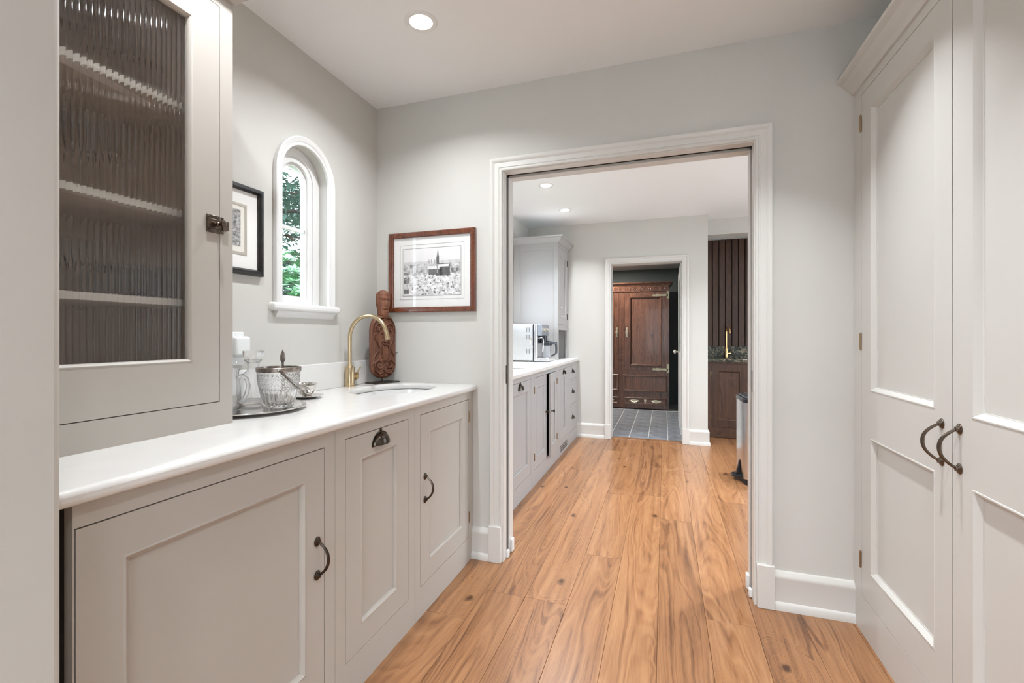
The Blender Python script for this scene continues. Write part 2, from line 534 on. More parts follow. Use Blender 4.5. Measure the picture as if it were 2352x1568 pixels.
# second room
w2 = box_wall('wall_second_room', 'end wall of the second room around the boot-room doorway', [
    (XL, DX0-.012, Y2, Y2+.14, 0, ZC), (DX1+.012, .435, Y2, Y2+.14, 0, ZC), (DX0-.012, DX1+.012, Y2, Y2+.14, DZ+.012, ZC)])
box_wall('wall_bar_side', 'wall block between the bar alcove and the boot room', [(.235, .435, Y2+.14, 8.35, 0, ZC)])
box_wall('wall_bar_header', 'painted header over the bar alcove', [(.435, X2R, 5.62, 5.74, 2.279, ZC)])
box_wall('wall_bar_back', 'wall behind the bar panelling', [(.435, X2R, 6.345, 6.45, 0, ZC)])
RW0, RW1, RZ0, RZ1 = 2.70, 4.90, .45, 2.22
wr2 = box_wall('wall_second_right', 'right wall of the second room with a large window added for daylight', [(X2R, X2R+.14, YF, 6.45, 0, ZC)])
cut(wr2, [MB().box(X2R-.05, X2R+.2, RW0, RW1, RZ0, RZ1)])
# boot room
box_wall('wall_boot_back', 'dark green boot-room wall behind the wardrobe', [(-2.3, .235, 8.35, 8.47, 0, 2.30)], 'green')
wbl = box_wall('wall_boot_left', 'dark green left wall of the boot room with a window added for daylight', [(-2.42, -2.3, 5.53, 8.47, 0, 2.30)], 'green')
cut(wbl, [MB().box(-2.5, -2.2, 5.85, 7.45, .15, 2.12)])
box_wall('wall_boot_front', 'boot-room side of the doorway wall', [(-2.3, DX0-.012, Y2+.14, Y2+.16, 0, 2.30), (DX1+.012, .235, Y2+.14, Y2+.16, 0, 2.30), (DX0-.012, DX1+.012, Y2+.14, Y2+.16, DZ+.012, 2.30)], 'green')
box_wall('wall_boot_right', 'boot-room wall with the white glazed door', [(.215, .235, 5.55, 8.35, 0, 2.30)], 'green')
# ceilings
struct('ceiling', MB().box(XL-.1, X2R+.14, YB-.14, 6.45, ZC, ZC+.12), M['ceil'], 'smooth white ceiling with recessed downlights', 'ceiling')
struct('ceiling_boot_room', MB().box(-2.42, .235, 5.55, 8.47, 2.30, 2.42), M['ceil'], 'low white boot-room ceiling', 'ceiling')

# ---- mouldings
CAS = [(0, 0), (0, .013), (.004, .016), (.009, .016), (.012, .011), (.016, .011), (.018, .014), (.041, .014), (.046, .019), (.055, .024), (.061, .024), (.066, .020), (.066, 0)]
BASE = [(0, 0), (.024, 0), (.024, .027), (.020, .033), (.017, .036), (.016, .036), (.016, .128), (.0175, .134), (.017, .146), (.010, .156), (.008, .160), (0, .163)]
def casing(name, x0, x1, zt, zb, yf, label, flip=1):
    mb = MB()
    mb.sweep([(x0, zb), (x0, zt), (x1, zt), (x1, zb)], CAS, lambda a, b, h: (a, yf - h*flip, b))
    return struct(name, mb, M['trim'], label, 'trim')
def plinth(parent, xa, xb, yf, h=.186):
    MB().box(xa, xb, yf-.030, yf, 0, h).build('plinth_block', M['trim'], parent, bevel=.003)
tr1 = casing('trim_1', OX0, OX1, OZ, .186, YF, 'moulded casing framing the wide doorway')
plinth(tr1, OX0-.070, OX0-.004, YF); plinth(tr1, OX1+.004, OX1+.072, YF)
tr1b = casing('trim_2', OX0, OX1, OZ, 0, YF2, 'casing on the far side of the wide doorway', -1)
# pocket jamb: two strips each side with a slot between
jb = MB()
for (ya, yb) in ((YF-.004, 2.322), (2.372, YF2+.004)):
    jb.box(OX0-.012, OX0+.004, ya, yb, 0, OZ); jb.box(OX1-.004, OX1+.012, ya, yb, 0, OZ)
    jb.box(OX0+.004, OX1-.004, ya, yb, OZ-.004, OZ+.012)
jm = struct('trim_3', jb, M['trim'], 'split pocket-door jamb lining the wide doorway', 'trim')
sl = MB()
sl.box(OX0-.0115, OX0-.006, 2.322, 2.372, 0, OZ); sl.box(OX1+.006, OX1+.0115, 2.322, 2.372, 0, OZ)
sl.box(OX0-.010, OX1+.010, 2.322, 2.372, OZ+.009, OZ+.0115)
sl.build('pocket_slot', M['dark'], jm)
for sx, xx in ((1, OX0+.004), (-1, OX1-.004)):
    MB().box(min(xx, xx+sx*.002), max(xx, xx+sx*.002), 2.327-.016, 2.327-.007, .915, 1.01).build('strike_plate', M['bronze'], jm)
    MB().box(min(xx, xx+sx*.012), max(xx, xx+sx*.012), 2.315, 2.34, .004, .04).build('door_guide', M['plastic'], jm, bevel=.002)
    MB().box(min(xx, xx+sx*.012), max(xx, xx+sx*.012), 2.385, 2.42, .004, .07).build('door_guide', M['plastic'], jm, bevel=.002)
# baseboards (path right-to-left so that offsets point into the room)
def baseboard(name, path, label, prof=BASE):
    return struct(name, MB().sweep(path, prof, lambda a, b, h: (a, b, h)), M['trim'], label, 'baseboard')
baseboard('baseboard_right', [(XR, YF), (OX1+.072, YF)], 'moulded baseboard right of the wide doorway')
baseboard('baseboard_left', [(OX0-.070, YF), (XB-.02, YF)], 'short moulded baseboard between base units and doorway')
# boot-room doorway
tr2 = casing('trim_4', DX0, DX1, DZ, .165, Y2, 'moulded casing framing the boot-room doorway')
plinth(tr2, DX0-.070, DX0-.002, Y2, .168); plinth(tr2, DX1+.002, DX1+.072, Y2, .168)
j2 = MB()
j2.box(DX0-.012, DX0+.002, Y2-.002, Y2+.16, 0, DZ); j2.box(DX1-.002, DX1+.012, Y2-.002, Y2+.16, 0, DZ); j2.box(DX0, DX1, Y2-.002, Y2+.16, DZ-.002, DZ+.012)
struct('trim_5', j2, M['trim'], 'painted jamb of the boot-room doorway', 'trim')
baseboard('baseboard_second_left', [(DX0-.070, Y2), (XB-.02, Y2)], 'baseboard between the grey base units and the boot-room doorway')
baseboard('baseboard_second_right', [(.435, 5.80), (.435, Y2), (DX1+.072, Y2)], 'baseboard wrapping the wall corner beside the bar')
# tiled boot-room floor
bf = struct('floor_boot_room', MB().box(-2.42, .235, Y2+.105, 8.47, -.10, -.006), M['grout'], 'slate-blue tiled boot-room floor', 'floor')
trng = random.Random(3)
tw, td = .211, .268
mt = MB().box(-tw/2+.005, tw/2-.005, -td/2+.012, td/2-.012, -.008, 0).mesh('tile')
mt.materials.append(M['tile'])
for i in range(-4, 4):
    for j in range(0, 8):
        cx = -.387 - tw*1.5 + tw*(i+2); cy = Y2 + .115 + td*(j+.5)
        if cx - tw/2 > .20 or cx < -1.9: continue
        o = bpy.data.objects.new('tile', mt); COL.objects.link(o); o.parent = bf
        o.location = (cx, cy, trng.uniform(-.001, .001)); o.rotation_euler = (trng.uniform(-.004, .004), trng.uniform(-.004, .004), 0)
        b = o.modifiers.new('Bevel', 'BEVEL'); b.width = .004; b.segments = 2
struct('trim_6', MB().box(DX0, DX1, Y2+.02, Y2+.112, -.015, .006), M['floor'], 'oak threshold strip in the boot-room doorway', 'trim', bevel=.004)

# ---- arched window
win = thing('window_1', 'narrow round-arched white window in the left wall', 'window', (0, 0, 0)); win['kind'] = 'structure'
def arch_ring(r0, r1, zb, x0, x1, name, m, parent, n=28, bevel=0, bottom=0):
    po = arch_poly(r1, zb); pi = arch_poly(r0, zb + bottom)
    k = len(po); vs = []
    for p in (po, pi):
        for x in (x0, x1): vs += [(x, a, b) for a, b in p]
    # blocks: 0 outer x0, 1 outer x1, 2 inner x0, 3 inner x1
    fs = []
    rngk = range(k) if bottom else range(k-1)
    for i in rngk:
        j = (i+1) % k
        fs += [(i, j, k+j, k+i), (2*k+i, 3*k+i, 3*k+j, 2*k+j), (i, 2*k+i, 2*k+j, j), (k+i, k+j, 3*k+j, 3*k+i)]
    if not bottom:
        fs += [(0, k, 3*k, 2*k), (k-1, 3*k-1, 4*k-1, 2*k-1)]
    return MB().add(vs, fs).build(name, m, parent, bevel=bevel)
# casing: profile swept along the arch, offset outwards
pth = [(AWY-.1475, AW_B)] + [(AWY + .1475*math.cos(R(180-180*i/32)), AWS + .1475*math.sin(R(180-180*i/32))) for i in range(33)] + [(AWY+.1475, AW_B)]
ACAS = [(-.002, 0), (-.002, .012), (.004, .014), (.010, .012), (.014, .016), (.022, .018), (.030, .022), (.036, .018), (.036, 0)]
MB().sweep(pth, ACAS, lambda a, b, h: (XL + h, a, b)).build('window_casing', M['white'], win)
arch_ring(.1065, .1485, AW_B-.005, XL-.075, XL-.047, 'window_frame', M['white'], win, bevel=.003)
sash = arch_ring(.0825, .1060, AW_B-.005, XL-.083, XL-.053, 'sash', M['white'], win, bottom=.035)
arch_ring(.069, .0830, AW_B+.030, XL-.092, XL-.066, 'glazing_bead', M['white'], sash, bottom=.012)
MB().box(XL-.086, XL-.066, AWY-.072, AWY+.072, 1.648, 1.664).build('glazing_bar', M['white'], sash)
g1 = arch_poly(.072, AW_B+.035); n = len(g1)
gm = MB().add([(XL-.080, a, b) for a, b in g1] , [tuple(range(n))])
gm.build('pane', M['pane'], sash)
MB().box(WL+.0, XL-.047, AWY-.155, AWY+.155, AW_B-.03, AW_B-.004).build('inner_sill', M['white'], win)
MB().box(XL-.05, XL+.030, 1.505, 1.925, AW_B-.034, AW_B).build('window_sill', M['white'], win, bevel=.012, seg=4)
MB().sweep([(1.895, 0), (1.535, 0)], [(0, AW_B-.062), (0, AW_B-.030), (.022, AW_B-.034), (.018, AW_B-.042), (.012, AW_B-.048), (.012, AW_B-.055), (.006, AW_B-.060)],
     lambda a, b, h: (XL - b, a, h)).build('apron_moulding', M['white'], win)
MB().tube([(XL-.060, 1.652, 1.615), (XL-.045, 1.655, 1.612), (XL-.040, 1.668, 1.606), (XL-.040, 1.690, 1.598)], [.004, .005, .006, .005], 8).build('window_catch', M['bronze'], sash)

# ---- window over the sink in the second room
win2 = thing('window_2', 'white window over the second-room sink, mostly hidden by the jamb', 'window'); win2['kind'] = 'structure'
def rect_yz(y0, y1, z0, z1): return [(y0, z0), (y1, z0), (y1, z1), (y0, z1)]
MB().sweep([(W2Y1, W2Z0), (W2Y1, W2Z1), (W2Y0, W2Z1), (W2Y0, W2Z0)], [(-o, h) for o, h in CAS], lambda a, b, h: (XL + h, a, b)).build('window_casing', M['white'], win2)
fr = MB()
for (a, b, c, d) in ((W2Y0, W2Y0+.05, W2Z0, W2Z1), (W2Y1-.05, W2Y1, W2Z0, W2Z1), (W2Y0, W2Y1, W2Z0, W2Z0+.05), (W2Y0, W2Y1, W2Z1-.05, W2Z1), ((W2Y0+W2Y1)/2-.025, (W2Y0+W2Y1)/2+.025, W2Z0, W2Z1)):
    fr.box(XL-.10, XL-.06, a, b, c, d)
fr.build('window_frame', M['white'], win2)
MB().box(XL-.082, XL-.078, W2Y0+.04, W2Y1-.04, W2Z0+.04, W2Z1-.04).build('pane', M['pane'], win2)
MB().box(XL-.10, XL+.045, W2Y0-.10, W2Y1+.13, W2Z0-.034, W2Z0).build('window_sill', M['white'], win2, bevel=.010, seg=3)
MB().box(XL, XL+.018, W2Y0-.06, W2Y1+.09, W2Z0-.075, W2Z0-.034).build('apron_moulding', M['white'], win2, bevel=.005)
# ---- unseen windows added for fill light: behind the camera, right of the second room
fill_win_back = thing('fill_window_back', 'unseen wide white window added behind the camera for fill light', 'window'); fill_win_back['kind'] = 'structure'
fr = MB()
for (a, b, c, d) in ((BW0, BW0+.05, BZ0, BZ1), (BW1-.05, BW1, BZ0, BZ1), (BW0, BW1, BZ0, BZ0+.05), (BW0, BW1, BZ1-.05, BZ1), ((BW0+BW1)/2-.03, (BW0+BW1)/2+.03, BZ0, BZ1)):
    fr.box(a, b, YB-.10, YB-.05, c, d)
fr.build('window_frame', M['white'], fill_win_back)
MB().box(BW0+.04, BW1-.04, YB-.078, YB-.074, BZ0+.04, BZ1-.04).build('pane', M['pane'], fill_win_back)
fill_win_right = thing('fill_window_right', 'unseen large window added in the right wall to light the second room', 'window'); fill_win_right['kind'] = 'structure'
fr = MB()
for (a, b, c, d) in ((RW0, RW0+.06, RZ0, RZ1), (RW1-.06, RW1, RZ0, RZ1), (RW0, RW1, RZ0, RZ0+.06), (RW0, RW1, RZ1-.06, RZ1), ((RW0+RW1)/2-.03, (RW0+RW1)/2+.03, RZ0, RZ1)):
    fr.box(X2R+.05, X2R+.10, a, b, c, d)
fr.build('window_frame', M['white'], fill_win_right)
MB().box(X2R+.072, X2R+.076, RW0+.05, RW1-.05, RZ0+.05, RZ1-.05).build('pane', M['pane'], fill_win_right)

fill_win_boot = thing('fill_window_boot', 'unseen tall glazed opening added on the left to light the boot room', 'window'); fill_win_boot['kind'] = 'structure'  # unseen window added to bring daylight into the boot room
fr = MB()
for (a, b, c, d) in ((5.85, 5.92, .15, 2.12), (7.38, 7.45, .15, 2.12), (5.85, 7.45, .15, .22), (5.85, 7.45, 2.05, 2.12), (6.62, 6.68, .15, 2.12)):
    fr.box(-2.39, -2.33, a, b, c, d)
fr.build('window_frame', M['white'], fill_win_boot)
MB().box(-2.362, -2.358, 5.9, 7.4, .2, 2.07).build('pane', M['pane'], fill_win_boot)

# ---- white glazed door on the right side of the boot room
d3 = thing('door_1', 'white glazed door on the right side of the boot room', 'door', (.213, 0, 0)); d3['kind'] = 'structure'
dm = MB()
dm.box(-.035, -.004, 5.80, 5.90, .01, 1.99); dm.box(-.035, -.004, 6.72, 6.82, .01, 1.99); dm.box(-.035, -.004, 5.90, 6.72, .01, .95); dm.box(-.035, -.004, 5.90, 6.72, 1.87, 1.99)
dm.build('door_leaf', M['white'], d3, bevel=.003)
MB().box(-.022, -.016, 5.89, 6.73, .94, 1.88).build('pane', mat('door_glass', (.25, .36, .33), .05, coat=.5), d3)
cs = MB(); cs.box(-.022, 0, 5.70, 5.79, 0, 2.09); cs.box(-.022, 0, 6.83, 6.92, 0, 2.09); cs.box(-.022, 0, 5.70, 6.92, 2.0, 2.09)
cs.build('door_casing', M['white'], d3, bevel=.004)
MB().lathe([(0, .0), (.012, .001), (.012, .03), (.025, .035), (.03, .05), (.02, .062), (0, .065)], 16, (0, 0, 0), 'z').xform(Matrix.Translation((-.035, 6.77, .95)) @ Matrix.Rotation(-PI/2, 4, 'Y')).build('door_knob', M['nickel'], d3)

# ================================================================ joinery builders (front at y=0, faces -y, x to the right)
def face_frame(W, H, openings, z0=0, t=.022):
    xs = sorted({.0006, W-.0006} | {o[0] for o in openings} | {o[1] for o in openings})
    zs = sorted({z0, H} | {o[2] for o in openings} | {o[3] for o in openings})
    mb = MB()
    for i in range(len(xs)-1):
        # merge vertical runs
        run = None
        for j in range(len(zs)-1):
            cx = (xs[i]+xs[i+1])/2; cz = (zs[j]+zs[j+1])/2
            inside = any(o[0] < cx < o[1] and o[2] < cz < o[3] for o in openings)
            if not inside:
                if run is None: run = [zs[j], zs[j+1]]
                else: run[1] = zs[j+1]
            if inside or j == len(zs)-2:
                if run: mb.box(xs[i], xs[i+1], 0, t, run[0], run[1]); run = None
                if inside: run = None
    return mb

DMOLD = [(0, -.012), (0, .0), (.002, .0012), (.0045, .0012), (.0065, -.001), (.0105, -.0045), (.0135, -.0060), (.0135, -.012)]
def panel_door(parent, x0, x1, z0, z1, m, stile=.076, top=.076, bot=.08, mids=(), gap=.0027, name='door', t=.02, hinge=None, swing=0, mold=DMOLD, pd=.0115):
    """framed door with recessed panels; mids = list of (z0,z1) middle rails"""
    x0 += gap; x1 -= gap; z0 += gap; z1 -= gap
    ox = 0; loc = None
    if swing:
        ox = x1 if hinge == 'R' else x0
        loc = (ox, 0, 0)
    a, b = x0-ox, x1-ox
    rails = [(z0, z0+bot)] + list(mids) + [(z1-top, z1)]
    mb = MB().box(a, a+stile, 0, t, z0, z1).box(b-stile, b, 0, t, z0, z1)
    for r0, r1 in rails: mb.box(a+stile, b-stile, 0, t, r0, r1)
    d = mb.build(name, m, parent)
    if loc: d.location = loc; d.rotation_euler.z = swing
    for (r0, r1), (s0, s1) in zip(rails[:-1], rails[1:]):
        p0, p1, q0, q1 = a+stile, b-stile, r1, s0
        MB().box(p0, p1, pd, .019, q0, q1).build('panel', m, d)
        MB().sweep([(p0, q0), (p1, q0), (p1, q1), (p0, q1)], mold, lambda u, v, h: (u, -h, v), closed=True).build('panel_moulding', m, d)
    return d

def bow_handle(parent, x, z, m, L=.098, side=0, name='bow_handle', out=.030):
    mb = MB()
    for s in (-1, 1):
        mb.lathe([(0, 0), (.0125, 0), (.0125, .0020), (.0105, .0042), (.0060, .0068), (.0058, .010), (0, .011)], 20, (x, 0, z + s*L/2), '-y', 1, 1.15)
    pts = []; rad = []
    for i in range(17):
        t = -1 + 2*i/16
        pts.append((x + side*.012*(1-t*t), -.006 - out*(1-abs(t)**2.4), z + t*L/2)); rad.append(.0036 + .0014*(1-abs(t)))
    mb.tube(pts, rad, 10)
    return mb.build(name, m, parent)

def cup_pull(parent, x, z, m, a=.047, b=.026, h=.040):
    mb = MB(); nu, nv = 22, 8
    for sc in (1.0, .88):
        vs = []; fs = []
        for i in range(nu+1):
            u = PI*i/nu
            for j in range(nv+1):
                v = PI/2*j/nv
                vs.append((x + a*sc*math.cos(u), -b*sc*math.sin(u)*math.sin(v) - .001, z + h*sc*math.sin(u)*math.cos(v)))
        for i in range(nu):
            for j in range(nv):
                q = (i*(nv+1)+j, (i+1)*(nv+1)+j, (i+1)*(nv+1)+j+1, i*(nv+1)+j+1)
                fs.append(q)
        mb.add(vs, fs)
    # back flange following the arch, finial
    fl_ = [(x + (a+.004)*math.cos(PI*i/24), z + (h+.005)*math.sin(PI*i/24)) for i in range(25)]
    fl_ = [(x+a+.004, z-.004)] + fl_ + [(x-a-.004, z-.004)]
    mb.prism(fl_, -.0022, 0)
    mb.lathe([(0, 0), (.0055, 0), (.0055, .003), (.003, .006), (0, .0065)], 12, (x, 0, z+h+.009), '-y')
    return mb.build('cup_pull', m, parent)

def round_knob(parent, x, z, m, r=.014):
    return MB().lathe([(0, 0), (r*.6, 0), (r*.6, .003), (r*.35, .006), (r*.35, .014), (r*.9, .018), (r, .024), (r*.8, .030), (0, .032)], 16, (x, 0, z), '-y').build('knob', m, parent)

def butt_hinge(parent, x, z, m, h=.052):
    mb = MB()
    mb.tube([(x, -.003, z-h/2), (x, -.003, z+h/2)], .0038, 8)
    for s in (-1, 1): mb.tube([(x, -.003, z+s*h*.5), (x, -.003, z+s*h*.56)], [.003, .0015], 8)
    return mb.build('hinge', m, parent)

def unit(name, label, W, D, loc, rz, openings, m, H=ZU, cat='cabinet', group=None, z0=0):
    t = thing(name, label, cat, loc, rz, group)
    MB().box(.002, W-.002, .024, D, z0, H).build('carcass', M['inner'], t)
    face_frame(W, H, openings, z0).build('face_frame', m, t)
    return t

CROWN = [(0, 0), (.008, 0), (.010, .006), (.014, .010), (.016, .016), (.024, .022), (.036, .034), (.042, .046), (.050, .050), (.056, .052), (.060, .056), (.061, .066), (0, .066)]

RZL = PI/2      # cabinets on the left wall (face +x; local x runs towards +y)
RZR = -PI/2     # cupboard on the right wall
GB = 'taupe base units under the white worktop'
DEP = XB - XL   # depth of the base units
zd0, zd1 = .123, .838

# ---- near base units -------------------------------------------------
u1y0, u1y1, u2y1, u3y1 = .511, 1.183, 1.665, YF-.001
t = unit('base_cabinet', 'taupe base cabinet with one wide door nearest the camera', u1y1-u1y0, DEP-.01, (XB, u1y0, 0), RZL, [(.003, u1y1-u1y0-.046, zd0, zd1-.004)], M['cab'], group=GB)
d = panel_door(t, .003, u1y1-u1y0-.046, zd0, zd1-.004, M['cab'], stile=.074)
bow_handle(d, 1.105-u1y0, .518, M['bronze'], side=.4)
t = unit('base_cabinet', 'taupe pull-out base cabinet with a dark cup pull', u2y1-u1y1, DEP-.01, (XB, u1y1, 0), RZL, [(1.231-u1y1, 1.617-u1y1, zd0, zd1)], M['cab'], group=GB)
d = panel_door(t, 1.231-u1y1, 1.617-u1y1, zd0, zd1, M['cab'], stile=.078)
cup_pull(d, 1.425-u1y1, .783, M['bronze'])
t = unit('base_cabinet', 'taupe sink cabinet with a bow handle beside the doorway wall', u3y1-u2y1, DEP-.01, (XB, u2y1, 0), RZL, [(1.711-u2y1, 2.220-u2y1, zd0, zd1)], M['cab'], group=GB)
d = panel_door(t, 1.711-u2y1, 2.220-u2y1, zd0, zd1, M['cab'], stile=.076)
bow_handle(d, 1.752-u2y1, .524, M['bronze'], side=.3)
butt_hinge(d, 2.220-u2y1, .748, M['hinge']); butt_hinge(d, 2.220-u2y1, .230, M['hinge'])

DY0, DY1, DXF, DH = .475, 1.0406, -1.2035, 2.145
# worktop with oval sink hole
SKX, SKY, SKA, SKB = -1.245, 1.978, .176, .248
wt = MB().box(XL, -.9290, .470, YF, ZU, ZT).build('worktop', M['stone'])
cut(wt, [MB().lathe([(1, ZU-.05), (1, ZT+.05)], 64, (SKX, SKY, 0), 'z', SKA, SKB)])
b = wt.modifiers.new('Bevel', 'BEVEL'); b.width = .011; b.segments = 4; b.limit_method = 'ANGLE'; b.angle_limit = R(50)
tag(wt, 'white quartz worktop with rounded front edge and oval sink cut-out', 'worktop')
tag(MB().box(XL, XL+.020, DY1+.001, YF, ZT, 1.034).build('backsplash', M['stone'], bevel=.003), 'low white quartz upstand behind the near worktop', 'backsplash')
sk = MB().lathe([(r_/.188, h_) for r_, h_ in [(0, ZU-.150), (.022, ZU-.150), (.12, ZU-.146), (.165, ZU-.125), (.186, ZU-.07), (.192, ZU-.001), (.205, ZU-.001), (.205, ZU-.010), (.202, ZU-.012), (.198, ZU-.07), (.172, ZU-.136), (.125, ZU-.158), (0, ZU-.160)]], 56, (0, 0, 0), 'z', SKA, SKB)
sko = thing('sink_basin', 'oval white undermount sink basin in the near worktop', 'sink', (SKX, SKY, 0))
# keep the basin inside a recess of the cabinet: carcass top is opened below
sk.build('bowl', M['basin'], sko)
MB().lathe([(0, ZU-.1495), (.021, ZU-.1495), (.023, ZU-.147), (.012, ZU-.146), (0, ZU-.146)], 20).build('drain', M['brass'], sko)

# ---- dresser with reeded glass ---------------------------------------
Wd = DY1-DY0; Dd = DXF - XL - .004
dr = thing('dresser_cabinet', 'cream dresser cabinet with a reeded glass door standing on the worktop', 'cabinet', (DXF, DY0, ZT), RZL)
hz = DH - ZT
ox0, ox1, oz0, oz1 = .040, .9975-DY0, .976-ZT, 2.108-ZT
cb = MB()
cb.box(.002, .020, .024, Dd, 0, hz); cb.box(Wd-.020, Wd-.0005, .022, Dd, 0, hz); cb.box(.020, Wd-.020, .024, Dd, 0, .068); cb.box(.020, Wd-.020, .024, Dd, hz-.03, hz)
cb.build('carcass', M['cab'], dr)
MB().box(.020, Wd-.020, Dd-.012, Dd-.001, .068, hz-.03).build('back_panel', M['cabin'], dr)
il = MB(); il.box(.020, .022, .026, Dd-.012, .068, hz-.03); il.box(Wd-.022, Wd-.020, .026, Dd-.012, .068, hz-.03); il.box(.022, Wd-.022, .026, Dd-.012, .068, .072)
il.build('lining', M['cabin'], dr)
face_frame(Wd-.0005, hz, [(ox0, ox1, oz0, oz1)]).build('face_frame', M['cab'], dr)
for zz in (1.800, 1.507, 1.265):
    s = MB().box(.022, Wd-.022, .050, Dd-.013, zz-.018-ZT, zz-ZT).build('shelf', M['cabin'], dr)
    MB().box(.022, Wd-.022, .046, .0505, zz-.018-ZT, zz-ZT).build('shelf_lipping', M['shelf'], s)
# door
gx0, gx1, gz0, gz1 = ox0+.084, ox1-.082, 1.094-ZT, 2.030-ZT
gp = .0022
a, b_, c, d_ = ox0+gp, ox1-gp, oz0+gp, oz1-gp
dmb = MB().box(a, gx0, 0, .022, c, d_).box(gx1, b_, 0, .022, c, d_).box(gx0, gx1, 0, .022, c, gz0).box(gx0, gx1, 0, .022, gz1, d_)
door = dmb.build('glazed_door', M['cab'], dr)
MB().sweep([(gx0, gz0), (gx1, gz0), (gx1, gz1), (gx0, gz1)], [(0, -.02), (0, .0005), (.003, .001), (.006, -.001), (.009, -.006), (.009, -.014), (.009, -.02)], lambda u, v, h: (u, -h, v), closed=True).build('glazing_bead', M['cab'], door)
# reeded pane: convex flutes on the front, flat back
pitch = .0127; ns = 10
nf = int(round((gx1-gx0-.010)/pitch)); pitch = (gx1-gx0-.010)/nf
xs = []; ys = []
for i in range(nf):
    for k in range(ns):
        u = k/ns
        xs.append(gx0+.005 + (i+u)*pitch); ys.append(.0165 - .0021*math.sin(PI*u)**.8)
xs.append(gx1-.005); ys.append(.0165)
n = len(xs)
vs = [(x, y, z) for z in (gz0+.004, gz1-.004) for x, y in zip(xs, ys)] + [(xs[0], .0195, gz0+.004), (xs[-1], .0195, gz0+.004), (xs[0], .0195, gz1-.004), (xs[-1], .0195, gz1-.004)]
fs = [(i, i+1, n+i+1, n+i) for i in range(n-1)]
B = 2*n
fs += [(B, B+2, B+3, B+1), (0, n, B+2, B), (n-1, B+1, B+3, 2*n-1)]
fs += [tuple(list(range(n-1, -1, -1)) + [B, B+1]), tuple(list(range(n, 2*n)) + [B+3, B+2])]
MB().add(vs, fs).build('reeded_glass_pane', M['reed'], door, smooth=50)
# cupboard latch: plate, keep, oval knob
lx0, lx1, lz0, lz1 = .954-DY0, .9965-DY0, 1.455-ZT, 1.505-ZT
lt = MB().box(lx0, lx1, -.0022, 0, lz0, lz1)
lt.box(lx0, lx1, -.009, 0, lz0+.012, lz1-.012)
for xx in (lx0+.007, lx1-.007):
    for zz in (lz0+.005, lz1-.005): lt.lathe([(0, 0), (.0028, 0), (.0022, .0012), (0, .0015)], 10, (xx, -.0022, zz), '-y')
lo = lt.build('latch', M['bronze2'], door, bevel=.0008)
MB().lathe([(0, 0), (.006, 0), (.0055, .002), (.0030, .004), (.0032, .010), (.007, .014), (.0095, .019), (.0085, .024), (.004, .027), (0, .0275)], 16, (lx1-.012, -.009, (lz0+lz1)/2), '-y', .75, 1.25).build('latch_knob', M['bronze2'], lo)
kp = MB().box(lx1+.0025, lx1+.012, -.0022, 0, lz0+.002, lz1).box(lx1+.0025, lx1+.022, -.010, 0, lz0+.013, lz1-.011)
kp.build('latch_keep', M['bronze2'], dr, bevel=.0008)
# cornice, mitred round the free end
MB().sweep([(Wd, Dd), (Wd, 0), (0.0, 0)][::-1], [(-o, h) for o, h in CROWN], lambda x, y, h: (x, y, hz-.003+h)).build('cornice', M['cab'], dr)
MB().box(0, Wd, 0, Dd, hz+.055, hz+.063).build('dresser_top', M['cab'], dr)

# ---- tall cupboard on the right --------------------------------------
TY1 = YF-.001; TY0 = .925
Wt = TY1-TY0
tc_ = thing('tall_cupboard', 'tall pale grey double-door cupboard along the right wall', 'cupboard', (XR, TY1, 0), RZR)
HT = 2.147
MB().box(.002, Wt, .024, XRW-XR-.004, 0, HT+.06).build('carcass', M['cabR'], tc_)
la, lb_, rb = TY1-2.196, TY1-1.582, TY1-.970
face_frame(Wt, HT, [(la, rb, .146, 2.112)]).build('face_frame', M['cabR'], tc_)
RMOLD = [(0, -.020), (0, .0), (.002, .0015), (.005, .0015), (.008, -.001), (.013, -.007), (.017, -.0125), (.020, -.0135), (.020, -.020)]
def tall_door(x0, x1, hx, side):
    d = panel_door(tc_, x0, x1, .146, 2.112, M['cabR'], stile=.083, top=.079, bot=.114, mids=[(.779, .955)], t=.022, mold=RMOLD, pd=.0150)
    bow_handle(d, hx, .868, M['bronze2'], L=.104, side=side, out=.034)
    return d
dl = tall_door(la, lb_, TY1-1.632, -.9)
for zz in (2.000, 1.143, .287): butt_hinge(dl, la, zz, M['hinge'], .062)
drr = tall_door(lb_, rb, TY1-1.549, -.7)
MB().sweep([(Wt, 0), (0.0, 0)][::-1], [(-o, h) for o, h in CROWN], lambda x, y, h: (x, y, HT-.001+h)).build('cornice', M['cabR'], tc_)

# ---- second room: base units -----------------------------------------
GC = 'grey base units in the second room'
yA, yB_, yC, yD, yE = 2.445, 3.420, 4.345, 4.835, 5.388
t = unit('base_cabinet', 'grey base cabinet with cup pull, nearest the wide doorway in the far room', yB_-yA, DEP-.01, (XB, yA, 0), RZL, [(2.87-yA, 3.400-yA, zd0, zd1)], M['cab2'], group=GC)
d = panel_door(t, 2.87-yA, 3.400-yA, zd0, zd1, M['cab2'], stile=.075); cup_pull(d, 3.125-yA, .785, M['bronze'])
t = unit('base_cabinet', 'grey two-door sink cabinet with one door ajar in the far room', yC-yB_, DEP-.01, (XB, yB_, 0), RZL, [(3.495-yB_, 4.305-yB_, zd0, zd1)], M['cab2'], group=GC)
d = panel_door(t, 3.495-yB_, 3.905-yB_, zd0, zd1, M['cab2'], stile=.070); round_knob(d, 3.875-yB_, .518, M['bronze'])
butt_hinge(d, 3.495-yB_, .742, M['hinge']); butt_hinge(d, 3.495-yB_, .225, M['hinge'])
d = panel_door(t, 3.905-yB_, 4.305-yB_, zd0, zd1, M['cab2'], stile=.070, hinge='R', swing=R(5.5)); round_knob(d, -.365, .518, M['bronze'])
